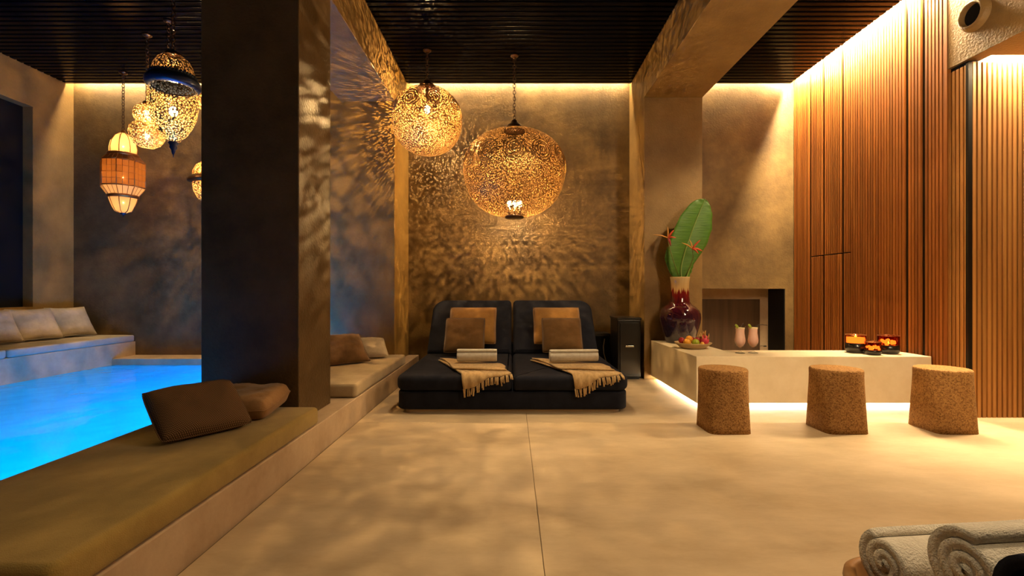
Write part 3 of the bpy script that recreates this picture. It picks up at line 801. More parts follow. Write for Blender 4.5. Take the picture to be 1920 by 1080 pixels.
M['petal_y'] = plain('yellow_petal', (0.75, 0.36, 0.08), 0.5)
M['petal_r'] = plain('red_bract', (0.30, 0.03, 0.03), 0.5)
def leaf(pts, widths, normal, label, nW=8, fold=0.18, curl=0.0):
    """pts: midrib points; blade spread sideways"""
    root = thing('banana_leaf', label, 'leaf', tuple(pts[0]), 0, 'leaves in the vase')
    base = Vector(pts[0]); nrm = Vector(normal).normalized()
    bm = bmesh.new(); rows = []
    m_ = len(pts)
    # resample
    P = []
    nS = 28
    for k in range(nS + 1):
        f = k / nS * (m_ - 1); i = min(int(f), m_ - 2); t_ = f - i
        p0 = Vector(pts[max(i-1, 0)]); p1 = Vector(pts[i]); p2 = Vector(pts[i+1]); p3 = Vector(pts[min(i+2, m_-1)])
        p = 0.5*((2*p1) + (p2-p0)*t_ + (2*p0-5*p1+4*p2-p3)*t_*t_ + (-p0+3*p1-3*p2+p3)*t_**3)
        wl = widths[i][0]*(1-t_) + widths[i+1][0]*t_; wr_ = widths[i][1]*(1-t_) + widths[i+1][1]*t_
        P.append((p - base, wl, wr_))
    for k, (p, wl, wr_) in enumerate(P):
        t = (P[min(k+1, nS)][0] - P[max(k-1, 0)][0]).normalized()
        side = t.cross(nrm).normalized(); nn = side.cross(t)
        row = []
        for q in range(-nW, nW + 1):
            u = q / nW; ww = wr_ if u > 0 else wl
            off = side * u * ww + nn * (fold * abs(u) * ww * (1 - 0.7*abs(u)) + 0.006 * math.sin(k * 1.9 + 2*u) * abs(u)) - nn * curl * u * u * ww
            row.append(bm.verts.new(p + off))
        rows.append(row)
    for a, b_ in zip(rows, rows[1:]):
        for q in range(2*nW): bm.faces.new((a[q], a[q+1], b_[q+1], b_[q]))
    o = obj('blade', bm, M['leaf'], root, True)
    md = o.modifiers.new('thick', 'SOLIDIFY'); md.thickness = 0.003
    bm = bmesh.new(); tube(bm, [p + (nrm * 0.004) for p, _, _ in P], [0.011*(1 - 0.85*k/nS) for k in range(nS + 1)], 6)
    obj('midrib', bm, M['rib'], root, True)
    return root
def V(x, y, dy=0.0): return px(x, y, VY + dy)
leaf([V(1279, 532), V(1276, 508), V(1282, 478), V(1292, 448), V(1303, 418), V(1314, 391), V(1320, 378), V(1322, 373)],
     [(0.02, 0.02), (0.12, 0.085), (0.19, 0.16), (0.20, 0.205), (0.185, 0.20), (0.13, 0.135), (0.065, 0.065), (0.0, 0.0)], (0.1, -1, 0.15), 'large upright green banana leaf in the glazed vase')
leaf([V(1272, 530, 0.06), V(1262, 508, 0.08), V(1254, 484, 0.09), V(1252, 462, 0.09)], [(0.02, 0.02), (0.04, 0.05), (0.045, 0.06), (0.0, 0.0)], (-0.4, -1, 0.1), 'small dark leaf low on the left of the vase mouth')
leaf([V(1283, 532, 0.04), V(1291, 508, 0.06), V(1300, 484, 0.07), V(1308, 462, 0.08)], [(0.02, 0.02), (0.06, 0.04), (0.06, 0.03), (0.0, 0.0)], (0.4, -1, 0.1), 'narrow light green leaf on the right of the vase mouth')
def flower(head, stem_pts, petals, label):
    root = thing('bird_of_paradise', label, 'flower', tuple(stem_pts[0]), 0, 'flowers in the vase')
    b0 = Vector(stem_pts[0])
    bm = bmesh.new(); tube(bm, [Vector(p) - b0 for p in stem_pts] + [Vector(head) - b0], 0.006, 6)
    obj('stem', bm, M['stem'], root, True)
    h = Vector(head) - b0
    for tip, mat, wd in petals:
        tpt = Vector(tip) - b0; mid = h.lerp(tpt, 0.45) + Vector((0, -0.01, 0.008))
        bm = bmesh.new(); tube(bm, [h, h.lerp(mid, 0.5), mid, mid.lerp(tpt, 0.6), tpt], [0.006, wd, wd, wd*0.7, 0.001], 6)
        obj('petal', bm, M[mat], root, True)
    return root
flower(V(1252, 446, -0.10), [V(1276, 528, 0.0), V(1266, 500, -0.06), V(1257, 470, -0.10)],
       [(V(1252, 425, -0.10), 'petal_y', 0.007), (V(1264, 431, -0.12), 'petal_o', 0.011), (V(1268, 446, -0.12), 'petal_o', 0.010), (V(1225, 440, -0.12), 'petal_y', 0.007), (V(1258, 462, -0.13), 'petal_r', 0.012)], 'orange bird of paradise bloom left of the big leaf')
flower(V(1298, 466, -0.16), [V(1280, 528, -0.01), V(1294, 500, -0.12), V(1300, 482, -0.16)],
       [(V(1278, 455, -0.19), 'petal_y', 0.007), (V(1293, 449, -0.19), 'petal_y', 0.007), (V(1313, 450, -0.19), 'petal_o', 0.011), (V(1318, 471, -0.18), 'petal_o', 0.012), (V(1310, 476, -0.19), 'petal_o', 0.010), (V(1306, 458, -0.19), 'petal_o', 0.009)], 'orange bird of paradise bloom in front of the big leaf')

# ------------------------------------------------------------------ fruit bowl and fruit
BX, BY = 1.80, 4.78
fb = thing('fruit_bowl', 'shallow pale wooden bowl of fruit on the counter corner', 'bowl', (BX, BY, ZT))
bm = bmesh.new(); lathe(bm, [(0, 0), (0.10, 0), (0.115, 0.006), (0.175, 0.052), (0.18, 0.06), (0.17, 0.06), (0.11, 0.022), (0, 0.016)], 40)
obj('shell', bm, M['bowl_wood'], fb, True)
def fruit(name, label, x, z, dy, r, col, rough=0.35, sz=1.0, stem_=True):
    root = thing(name, label, 'fruit', (BX + x, BY + dy, ZT + z), 0, 'fruit in the bowl')
    bm = bmesh.new(); sphere(bm, (0, 0, 0), r, 18, 12, 1, 1, sz)
    for v_ in bm.verts: v_.co *= 1 + 0.02 * noise.noise(v_.co * 30)
    obj('skin', bm, mottled(name + '_skin', tuple(c*0.8 for c in col), col, scale=30, rough=rough, bump=0.1, bscale=120), root, True)
    if stem_:
        bm = bmesh.new(); tube(bm, [(0, 0, r*sz*0.95), (0.002, 0, r*sz*1.08)], 0.003, 6); obj('stalk', bm, M['stem'], root, True)
    return root
fruit('lime', 'green lime at the front of the fruit bowl', 0.0, 0.062, -0.075, 0.038, (0.30, 0.36, 0.03))
fruit('orange', 'orange on top of the fruit pile', -0.035, 0.092, 0.0, 0.034, (0.70, 0.30, 0.03))
fruit('orange', 'orange beside the lime in the fruit bowl', -0.075, 0.064, -0.05, 0.036, (0.72, 0.34, 0.04))
fruit('apricot', 'small apricot between the lime and the dragon fruit', 0.058, 0.052, -0.09, 0.022, (0.72, 0.36, 0.06))
fruit('plum', 'dark red plum at the left of the fruit bowl', -0.10, 0.075, 0.03, 0.032, (0.30, 0.02, 0.02))
fruit('plum', 'dark red plum in the middle of the fruit bowl', 0.045, 0.078, -0.005, 0.034, (0.22, 0.015, 0.02))
fruit('plum', 'dark red plum behind the oranges in the fruit bowl', 0.01, 0.08, 0.06, 0.032, (0.28, 0.02, 0.02))
df = thing('dragon_fruit', 'pink dragon fruit with upright green scales at the right of the bowl', 'fruit', (BX + 0.105, BY - 0.03, ZT + 0.083), 0, 'fruit in the bowl')
M['dragon'] = mottled('dragon_skin', (0.45, 0.03, 0.07), (0.62, 0.07, 0.12), scale=20, rough=0.45, bump=0.1)
bm = bmesh.new(); sphere(bm, (0, 0, 0), 0.043, 18, 12, 1, 1, 1.2); obj('skin', bm, M['dragon'], df, True)
M['scale'] = plain('dragon_scale', (0.42, 0.22, 0.06), 0.5)
rnd = random.Random(3)
for k in range(9):
    a = 2*PI*k/9 + 0.3; up = 0.3 + 0.6*((k*4) % 9)/9
    b0 = Vector((0.043*math.cos(a)*math.cos(up), 0.043*math.sin(a)*math.cos(up), 0.05*math.sin(up)))
    bm = bmesh.new(); tube(bm, [b0*0.9, b0*1.15 + Vector((0, 0, 0.012)), b0*1.2 + Vector((0, 0, 0.035))], [0.009, 0.006, 0.001], 6)
    obj('scale', bm, M['scale'], df, True)
for a in (0.4, 2.4, 4.6):
    bm = bmesh.new(); tube(bm, [(0, 0, 0.045), (0.008*math.cos(a), 0.008*math.sin(a), 0.07), (0.018*math.cos(a), 0.018*math.sin(a), 0.098)], [0.008, 0.006, 0.001], 6)
    obj('crown_scale', bm, M['scale'], df, True)

# ------------------------------------------------------------------ cocktails
M['glass'] = thin_glass('clear_glass', (0.96, 0.96, 0.95))
M['drink'] = mottled('pink_smoothie', (0.82, 0.50, 0.42), (0.90, 0.60, 0.50), scale=12, rough=0.4, bump=0.0, spec=0.4)
M['foam'] = plain('cream_foam', (0.85, 0.68, 0.42), 0.7)
M['lime_g'] = plain('lime_green', (0.30, 0.36, 0.03), 0.45)
M['straw'] = plain('dark_straw', (0.03, 0.02, 0.015), 0.5)
gk = 0.00515
def cocktail(x, y, straw, label):
    root = thing('cocktail_glass', label, 'drink', (x, y, ZT), 0, 'pink cocktails on the counter')
    bm = bmesh.new()
    lathe(bm, [(0, 0), (8.2*gk, 0), (8.4*gk, 0.6*gk), (3*gk, 2.2*gk), (1.1*gk, 4*gk), (1.0*gk, 7*gk), (1.6*gk, 9.6*gk), (5.5*gk, 12.5*gk), (8.6*gk, 18*gk), (9.4*gk, 23*gk), (8.6*gk, 29*gk), (7.6*gk, 36*gk), (7.6*gk, 41*gk), (9.0*gk, 48.5*gk)], 28)
    obj('glass', bm, M['glass'], root, True)
    bm = bmesh.new()
    lathe(bm, [(0, 9.8*gk), (1.4*gk, 10.2*gk), (5.0*gk, 13*gk), (8.1*gk, 18.2*gk), (8.9*gk, 23*gk), (8.1*gk, 29*gk), (7.1*gk, 36*gk), (7.15*gk, 41*gk), (7.4*gk, 43.5*gk), (0, 43.6*gk)], 28)
    obj('drink', bm, M['drink'], root, True)
    bm = bmesh.new(); lathe(bm, [(7.2*gk, 43*gk), (7.6*gk, 44.2*gk), (7.7*gk, 45.6*gk), (0, 46.2*gk)], 28)
    obj('foam', bm, M['foam'], root, True)
    bm = bmesh.new(); lathe(bm, [(0, -0.003), (0.022, -0.003), (0.023, 0), (0.022, 0.003), (0, 0.003)], 18)
    o = obj('lime_slice', bm, M['lime_g'], root, True); o.location = (-6.5*gk, -0.01, 48*gk); o.rotation_euler = (0.9, 0.5, 0.3)
    bm = bmesh.new()
    if straw: tube(bm, [(0.0, 0, 42*gk), (6*gk, -0.005, 48.8*gk), (9*gk, -0.007, 50.2*gk), (16*gk, -0.008, 50.5*gk), (25*gk, -0.008, 49.4*gk)], 0.0035, 6)
    else: tube(bm, [(0.0, 0, 42*gk), (7*gk, 0.03, 49.5*gk), (10*gk, 0.06, 50.8*gk), (16*gk, 0.11, 52*gk)], 0.0035, 6)
    obj('straw', bm, M['straw'], root, True)
    return root
cocktail(2.095, 4.41, False, 'pink cocktail in a tall curved glass, nearer the fruit bowl')
cocktail(2.225, 4.43, True, 'pink cocktail with a dark straw bent to the right')

# ------------------------------------------------------------------ candle holders
M['smoke_glass'] = thin_glass('amber_red_glass', (0.85, 0.40, 0.22))
M['candle_black'] = plain('black_pebbled_glass', (0.012, 0.009, 0.008), 0.25, spec=0.5)
M['ember'] = emit('glowing_candle_bead', (1.0, 0.42, 0.08), 6.0)
M['flame'] = emit('candle_flame', (1.0, 0.55, 0.12), 14.0)
def candle(x, y, r, h, hb, full, label, seed):
    root = thing('candle_holder', label, 'candle', (x, y, ZT), 0, 'candle holders on the counter')
    bm = bmesh.new(); lathe(bm, [(0, 0), (r*0.78, 0), (r*0.93, h*0.08), (r, h*0.25), (r, hb), (r*0.95, hb), (r*0.93, hb*0.98), (0, hb*0.95)], 32)
    obj('base', bm, M['candle_black'], root, True)
    bm = bmesh.new(); lathe(bm, [(r, hb), (r*1.0, h*0.95), (r*0.97, h), (r*0.93, h), (r*0.95, h*0.95), (r*0.95, hb)], 32)
    obj('glass', bm, M['smoke_glass'], root, True)
    bm = bmesh.new()
    tube(bm, [(r*0.96*math.cos(2*PI*i/28), r*0.96*math.sin(2*PI*i/28), h) for i in range(28)], 0.003, 5, closed=True)
    obj('rim', bm, M['copper'], root, True)
    rnd = random.Random(seed)
    if full:
        bm = bmesh.new(); lathe(bm, [(0, hb), (r*0.86, hb), (r*0.88, h*0.86), (0, h*0.87)], 24)
        obj('wax', bm, emit('lit_wax', (1.0, 0.56, 0.12), 4.5), root, True)
        bm = bmesh.new(); lathe(bm, [(0, h*0.85), (0.010, h*0.90), (0.007, h*0.97), (0, h*1.04)], 10)
        obj('flame', bm, M['flame'], root, True)
    else:
        for k in range(11):
            a = rnd.random()*2*PI; q = r*0.72*math.sqrt(rnd.random())
            bm = bmesh.new(); sphere(bm, (q*math.cos(a), q*math.sin(a), hb + 0.006 + rnd.random()*(h - hb)*0.45), r*0.17, 8, 6)
            obj('ember_bead', bm, M['ember'], root, True)
        bm = bmesh.new(); lathe(bm, [(0, hb), (0.009, hb + 0.012), (0.006, hb + 0.026), (0, hb + 0.04)], 10)
        obj('flame', bm, M['flame'], root, True)
    return root
candle(3.185, 4.45, 0.083, 0.165, 0.092, True, 'tall candle holder glowing yellow at the top, left of the three', 1)
candle(3.235, 4.30, 0.065, 0.115, 0.045, False, 'smallest candle holder with embers, in front of the other two', 2)
candle(3.435, 4.38, 0.085, 0.165, 0.080, False, 'wide candle holder with a red glow beside the slat wall', 3)

# ------------------------------------------------------------------ pendant lanterns
def chain_mesh(length, link=0.05, r=0.0042, wdt=0.016):
    bm = bmesh.new(); n = max(1, int(round(length / (link*0.74)))); stp = length / n
    for k in range(n):
        z = stp*(k + 0.5); pts = []
        for i in range(10):
            a = 2*PI*i/10; u = wdt*math.cos(a); v_ = 0.5*link*math.sin(a)
            pts.append((u, 0, z + v_) if k % 2 == 0 else (0, u, z + v_))
        tube(bm, pts, r, 5, closed=True)
    return bm
def glow_glass(name, col, e):
    m = bpy.data.materials.new(name); m.use_nodes = True; nt = m.node_tree; N = nt.nodes; L = nt.links
    N.remove(N['Principled BSDF'])
    t = N.new('ShaderNodeBsdfTransparent'); em = N.new('ShaderNodeEmission'); ad = N.new('ShaderNodeAddShader')
    em.inputs[0].default_value = tuple(col) + (1,); em.inputs[1].default_value = e
    L.new(t.outputs[0], ad.inputs[0]); L.new(em.outputs[0], ad.inputs[1]); L.new(ad.outputs[0], N['Material Output'].inputs[0])
    return m
M['bulb_glass'] = glow_glass('lit_bulb_glass', (1.0, 0.72, 0.35), 6.0)
FIL = 0.005
def bulb(parent, z, r, watts, col=LAMP, x=0, y=0):
    bm = bmesh.new(); bmesh.ops.create_icosphere(bm, subdivisions=2, radius=r)
    bmesh.ops.scale(bm, vec=(1, 1, 1.35), verts=bm.verts[:])
    o = obj('bulb', bm, M['bulb_glass'], parent, True); o.location = (x, y, z)
    bm = bmesh.new(); bmesh.ops.create_icosphere(bm, subdivisions=1, radius=FIL)
    s = watts * K_LAMP / (PI * 4 * PI * FIL * FIL)
    obj('filament', bm, emit('bulb_light', col, s), o, True)
    return o
M['perf_fine'] = perforated('pierced_brass_fine', (0.24, 0.13, 0.040), 92, 0.42)
M['perf_mid'] = perforated('pierced_brass_mid', (0.24, 0.13, 0.040), 92, 0.42)
M['perf_egg'] = perforated('pierced_brass_ornate', (0.20, 0.115, 0.04), 46, 0.12, 'EDGE', rnd=0.9)
M['perf_tiny'] = perforated('pierced_brass_tiny', (0.34, 0.19, 0.065), 88, 0.43)
M['amber_glass'] = None
def surf_point(prof, z):
    for (r0, z0), (r1, z1) in zip(prof, prof[1:]):
        if (z0 <= z <= z1) or (z1 <= z <= z0):
            t_ = 0 if z1 == z0 else (z - z0)/(z1 - z0)
            return r0 + (r1 - r0)*t_
    return prof[-1][0]
def rosettes(root, prof, zc, n, rmax, mat, rings=4, off=0.0):
    for k in range(n):
        a = 2*PI*k/n + off; bm = bmesh.new(); R0 = surf_point(prof, zc)
        for q in range(rings):
            rr = rmax*(q + 1)/rings; pts = []
            for i in range(24):
                b_ = 2*PI*i/24; z = zc + rr*math.sin(b_); R_ = surf_point(prof, z) + 0.004
                aa = a + rr*math.cos(b_)/R0
                pts.append((R_*math.cos(aa), R_*math.sin(aa), z))
            tube(bm, pts, 0.0062, 5, closed=True)
        g_ = bmesh.ops.create_icosphere(bm, subdivisions=1, radius=0.009)
        bmesh.ops.translate(bm, vec=((R0 + 0.003)*math.cos(a), (R0 + 0.003)*math.sin(a), zc), verts=g_['verts'])
        obj('rosette', bm, mat, root, True)

def hang(root, ztop_local, loc, zceil=ZC):
    """chain from the local point up to the ceiling"""
    ln = zceil - (loc[2] + ztop_local)
    o = obj('chain', chain_mesh(ln), M['bronze'], root, True); o.location = (0, 0, ztop_local)
    bm = bmesh.new(); lathe(bm, [(0, 0), (0.045, 0), (0.045, -0.008), (0.02, -0.025), (0, -0.028)], 20)
    o = obj('ceiling_rose', bm, M['bronze'], root, True); o.location = (0, 0, ztop_local + ln - 0.002)

# globe lantern
Yg = 5.30; c = px(801, 227, Yg); kk = Yg / F
R = 65*kk; Hh = 63*kk
loc = (c.x, c.y, c.z)
root = thing('pendant_lantern', 'pierced brass globe lantern hanging left of the large one', 'lamp', loc, 0, 'pierced metal lanterns')
prof = []
for k in range(33):
    a = -PI/2 + PI*k/32
    if math.sin(a)*Hh > Hh*0.965: break
    prof.append((max(0.0, R*abs(math.cos(a))**0.86), Hh*math.sin(a)))
bm = bmesh.new(); lathe(bm, prof, 64); obj('shade', bm, M['perf_mid'], root, True)
zt = prof[-1][1]
bm = bmesh.new(); lathe(bm, [(prof[-1][0]*1.0, zt - 0.012), (0.10, zt + 0.005), (0.085, zt + 0.04), (0.05, zt + 0.055), (0.04, zt + 0.085), (0.012, zt + 0.10), (0, zt + 0.10)], 28); obj('cap', bm, M['bronze'], root, True)
M['brass'] = plain('brass_ring', (0.34, 0.19, 0.06), 0.45, metal=0.6)
rosettes(root, prof, 0.14, 9, 0.085, M['brass'], 3, 0.2)
bm = bmesh.new(); tube(bm, [(0, 0, zt + 0.02), (0, 0, 0.17)], 0.014, 10); obj('lamp_holder', bm, M['bronze'], root, True)
bulb(root, 0.125, 0.036, 30)
hang(root, zt + 0.09, loc)

# large drum-globe lantern
Yb = 5.42; c = px(964.5, 326, Yb); kk = Yb / F
loc = (c.x, c.y, c.z)
root = thing('pendant_lantern', 'large squat pierced brass lantern hanging over the daybed', 'lamp', loc, 0, 'pierced metal lanterns')
pp = [(16, -80), (30, -78.5), (50, -72), (68, -60), (80, -46), (89, -28), (94, -8), (95.5, 8), (93, 26), (86, 44), (74, 58), (58, 69), (40, 76.5), (24, 79.5), (20, 80)]
# smooth by resampling
prof = []
for i in range(len(pp) - 1):
    p0 = Vector(pp[max(i-1, 0)]); p1 = Vector(pp[i]); p2 = Vector(pp[i+1]); p3 = Vector(pp[min(i+2, len(pp)-1)])
    for s in range(3):
        t_ = s/3; p = 0.5*((2*p1) + (p2-p0)*t_ + (2*p0-5*p1+4*p2-p3)*t_*t_ + (-p0+3*p1-3*p2+p3)*t_**3)
        prof.append((p.x*kk, p.y*kk))
prof.append((pp[-1][0]*kk, pp[-1][1]*kk))
bm = bmesh.new(); lathe(bm, prof, 80); obj('shade', bm, M['perf_fine'], root, True)
zt = 80*kk
bm = bmesh.new(); lathe(bm, [(20*kk, zt - 0.01), (20.5*kk, zt + 0.005), (19*kk, zt + 5*kk), (12*kk, zt + 12*kk), (7*kk, zt + 15*kk), (6*kk, zt + 19*kk), (2*kk, zt + 22*kk), (0, zt + 22*kk)], 32); obj('cap', bm, M['bronze'], root, True)
bm = bmesh.new(); lathe(bm, [(16*kk, -79*kk), (17.5*kk, -80*kk), (17.5*kk, -83*kk), (0, -83*kk)], 32); obj('base_ring', bm, M['bronze'], root, True)
rosettes(root, prof, 22*kk, 12, 0.115, M['brass'], 4, PI/2)
for dx_ in (-0.055, 0.005, 0.06):
    bm = bmesh.new(); tube(bm, [(dx_, 0.01, -82*kk), (dx_, 0.01, -62*kk)], 0.012, 8); obj('candle_tube', bm, M['bronze'], root, True)
    bulb(root, -56*kk, 0.030, 16, x=dx_, y=0.01)
hang(root, zt + 22*kk, loc)

# egg lantern over the pool
WX = 0.86
Ye = 4.2; c = px(325, 205, Ye); kk = Ye / F
loc = (c.x, c.y, c.z)
root = thing('pendant_lantern', 'egg shaped ornate pierced lantern with a dark blue collar over the pool', 'lamp', loc, 0, 'pierced metal lanterns')
prof = [(8, -62), (16, -57), (26, -46), (35, -32), (42, -16), (46, 0), (47.5, 16), (46, 30), (42.5, 40)]
prof = [(r*kk*WX, z*kk) for r, z in prof]
bm = bmesh.new(); lathe(bm, prof, 48); obj('body', bm, M['perf_egg'], root, True)
bm = bmesh.new(); lathe(bm, [(40*kk*WX, 38*kk), (47*kk*WX, 38*kk), (52*kk*WX, 44*kk), (52*kk*WX, 51*kk), (46*kk*WX, 58*kk), (40*kk*WX, 62*kk), (38*kk*WX, 60*kk), (38*kk*WX, 40*kk)], 48); cl = obj('collar', bm, M['blue_metal'], root, True)
bm = bmesh.new()
for i in range(40):
    a = 2*PI*i/40; sphere(bm, (41.5*kk*WX*math.cos(a), 41.5*kk*WX*math.sin(a), 62.5*kk), 3.0*kk, 6, 5)
o = obj('scalloped_edge', bm, M['blue_metal'], cl, True)
bm = bmesh.new(); lathe(bm, [(40*kk*WX, 60*kk), (40*kk*WX, 68*kk), (37*kk*WX, 80*kk), (30*kk*WX, 91*kk), (20*kk*WX, 99*kk), (15*kk*WX, 101*kk)], 48); obj('dome', bm, M['perf_egg'], root, True)
bm = bmesh.new(); lathe(bm, [(16*kk*WX, 100*kk), (16*kk*WX, 104*kk), (10*kk*WX, 107*kk), (3*kk*WX, 112*kk), (0, 112*kk)], 24); obj('cap', bm, M['bronze'], root, True)
bm = bmesh.new(); lathe(bm, [(9*kk*WX, -61*kk), (10*kk*WX, -64*kk), (7*kk*WX, -68*kk), (8*kk*WX, -72*kk), (3.5*kk*WX, -77*kk), (4*kk*WX, -80*kk), (1*kk*WX, -86*kk), (0, -92*kk)], 20); obj('finial', bm, M['blue_metal'], root, True)
bulb(root, -0.02, 0.034, 14)
hang(root, 111*kk, loc)

# octagonal lantern with amber glass
Yh = 5.84; c = px(231, 325, Yh); kk = Yh / F
loc = (c.x, c.y, c.z)
root = thing('pendant_lantern', 'eight sided amber glass lantern with domed ends over the pool bench', 'lamp', loc, 0, 'pierced metal lanterns')
def amber(name, col, tr):
    m, nt, b = new_mat(name); N = nt.nodes; L = nt.links
    setin(b, color=col, rough=0.5, spec=0.3)
    tl = N.new('ShaderNodeBsdfTranslucent'); tl.inputs[0].default_value = col + (1,)
    tp = N.new('ShaderNodeBsdfTransparent'); tp.inputs[0].default_value = col + (1,)
    m1 = N.new('ShaderNodeMixShader'); m1.inputs[0].default_value = 0.75; m2 = N.new('ShaderNodeMixShader'); m2.inputs[0].default_value = tr
    L.new(b.outputs[0], m1.inputs[1]); L.new(tl.outputs[0], m1.inputs[2]); L.new(m1.outputs[0], m2.inputs[1]); L.new(tp.outputs[0], m2.inputs[2])
    L.new(m2.outputs[0], N['Material Output'].inputs[0])
    return m
M['amber_panel'] = amber('amber_panel_glass', (0.42, 0.16, 0.035), 0.10)
M['pale_glass'] = amber('pale_frosted_glass', (0.90, 0.60, 0.30), 0.15)
WX = 0.82
n8 = 8
def oct_panels(r0, z0, r1, z1, name, mat, rotv=PI/8):
    for k in range(n8):
        a0 = rotv + 2*PI*k/n8; a1 = rotv + 2*PI*(k+1)/n8
        bm = bmesh.new()
        q = [Vector((r0*math.cos(a0), r0*math.sin(a0), z0)), Vector((r0*math.cos(a1), r0*math.sin(a1), z0)), Vector((r1*math.cos(a1), r1*math.sin(a1), z1)), Vector((r1*math.cos(a0), r1*math.sin(a0), z1))]
        bm.faces.new([bm.verts.new(p) for p in q])
        obj(name, bm, mat, root)
        bm = bmesh.new(); tube(bm, [q[0], q[3]], 0.0045, 5); tube(bm, [q[0], q[1]], 0.0045, 5); tube(bm, [q[3], q[2]], 0.0045, 5)
        for f_ in (0.33, 0.67): tube(bm, [q[0].lerp(q[1], f_), q[3].lerp(q[2], f_)], 0.003, 5)
        if z1 - z0 > 0.2:
            for f_ in (0.25, 0.5, 0.75): tube(bm, [q[0].lerp(q[3], f_), q[1].lerp(q[2], f_)], 0.002, 4)
        obj('panel_frame', bm, M['copper'], root, True)
oct_panels(42*kk*WX, -26*kk, 42*kk*WX, 20*kk, 'glass_panel', M['amber_panel'])
oct_panels(29*kk*WX, -43*kk, 42*kk*WX, -27*kk, 'lower_panel', M['pale_glass'])
oct_panels(42*kk*WX, 21*kk, 30*kk*WX, 32*kk, 'roof_panel', M['copper'])
bm = bmesh.new(); lathe(bm, [(29*kk*WX, 31*kk), (31*kk*WX, 33*kk), (29*kk*WX, 36*kk), (25*kk*WX, 37*kk)], 32); obj('upper_brim', bm, M['copper'], root, True)
dp = [(25.5*kk*WX, 37*kk), (26*kk*WX, 46*kk), (23*kk*WX, 58*kk), (16*kk*WX, 69*kk), (6*kk*WX, 75*kk)]
bm = bmesh.new(); lathe(bm, dp, 32); dm = obj('glass_dome', bm, M['pale_glass'], root, True)
lp = [(5*kk*WX, -75*kk), (16*kk*WX, -71*kk), (22*kk*WX, -60*kk), (26*kk*WX, -50*kk), (27*kk*WX, -46*kk)]
bm = bmesh.new(); lathe(bm, lp, 32); lm = obj('lower_glass_bowl', bm, M['pale_glass'], root, True)
bm = bmesh.new(); lathe(bm, [(27*kk*WX, -47*kk), (30*kk*WX, -46*kk), (30*kk*WX, -42*kk), (28*kk*WX, -41*kk)], 32); obj('lower_brim', bm, M['copper'], root, True)
for k in range(8):
    a = PI/8 + 2*PI*k/8
    bm = bmesh.new(); tube(bm, [((r + 0.002)*math.cos(a), (r + 0.002)*math.sin(a), z) for r, z in dp], 0.0045, 5); obj('dome_rib', bm, M['copper'], dm, True)
    bm = bmesh.new(); tube(bm, [((r + 0.002)*math.cos(a), (r + 0.002)*math.sin(a), z) for r, z in lp], 0.0045, 5); obj('bowl_rib', bm, M['copper'], lm, True)
bm = bmesh.new(); lathe(bm, [(6.5*kk*WX, -74*kk), (6*kk*WX, -77*kk), (3*kk*WX, -78*kk), (0, -82*kk)], 20); obj('finial', bm, M['blue_metal'], root, True)
bm = bmesh.new(); lathe(bm, [(7*kk*WX, 74*kk), (5*kk*WX, 78*kk), (2*kk*WX, 82*kk), (0, 82*kk)], 20); obj('cap', bm, M['copper'], root, True)
bulb(root, 50*kk, 0.026, 0.6)
bulb(root, -8*kk, 0.026, 0.5)
bulb(root, -55*kk, 0.018, 0.16)
hang(root, 81*kk, loc)

# double gourd lantern
Yd = 4.98; c = px(276, 240, Yd); kk = Yd / F
loc = (c.x, c.y, c.z)
root = thing('pendant_lantern', 'double gourd pierced lantern, small ball over a bigger one, behind the egg lantern', 'lamp', loc, 0, 'pierced metal lanterns')
prof = [(4, -37), (14, -36), (24, -30.5), (31, -20), (33, -9), (31, 0), (25, 6.5), (20, 9), (22, 13), (25, 21), (25, 27), (22, 36), (15, 42), (7, 45)]
bm = bmesh.new(); lathe(bm, [(r*kk*0.88, z*kk) for r, z in prof], 40); obj('shade', bm, M['perf_tiny'], root, True)
bm = bmesh.new(); lathe(bm, [(8*kk, 44*kk), (7*kk, 48*kk), (2*kk, 52*kk), (0, 52*kk)], 20); obj('cap', bm, M['bronze'], root, True)
bulb(root, 26*kk, 0.026, 6); bulb(root, -16*kk, 0.024, 5)
hang(root, 51*kk, loc)

# brimmed lantern half hidden by the pillar, small globe behind the pillar
Yk = 5.5; c = px(390, 340, Yk); kk = Yk / F
loc = (c.x, c.y, c.z)
root = thing('pendant_lantern', 'brimmed pierced lantern mostly hidden by the dark pillar', 'lamp', loc, 0, 'pierced metal lanterns')
bm = bmesh.new(); lathe(bm, [(5*kk, -40*kk), (16*kk, -34*kk), (23*kk, -20*kk), (25*kk, -8*kk), (25*kk, -3*kk)], 32); obj('lower_bowl', bm, M['perf_tiny'], root, True)
bm = bmesh.new(); lathe(bm, [(24*kk, -4*kk), (33*kk, -2*kk), (34*kk, 1*kk), (26*kk, 9*kk), (24*kk, 8*kk), (24*kk, -3*kk)], 32); obj('brim', bm, M['bronze'], root, True)
bm = bmesh.new(); lathe(bm, [(25*kk, 7*kk), (25*kk, 16*kk), (20*kk, 28*kk), (10*kk, 36*kk), (5*kk, 38*kk), (0, 42*kk)], 32); obj('dome', bm, M['perf_tiny'], root, True)
bulb(root, 0.03, 0.028, 10)
hang(root, 41*kk, loc)
Yk = 5.2; c = px(394, 190, Yk); kk = Yk / F
loc = (c.x, c.y, c.z)
root = thing('pendant_lantern', 'small pierced globe peeping out left of the dark pillar', 'lamp', loc, 0, 'pierced metal lanterns')
bm = bmesh.new(); lathe(bm, [(23*kk*math.cos(a), 23*kk*math.sin(a)) for a in [(-PI/2 + PI*i/20) for i in range(1, 20)]], 32); obj('shade', bm, M['perf_tiny'], root, True)
bm = bmesh.new(); lathe(bm, [(6*kk, 21.5*kk), (5*kk, 26*kk), (1.5*kk, 30*kk), (0, 30*kk)], 20); obj('cap', bm, M['bronze'], root, True)
bulb(root, 0, 0.026, 8)
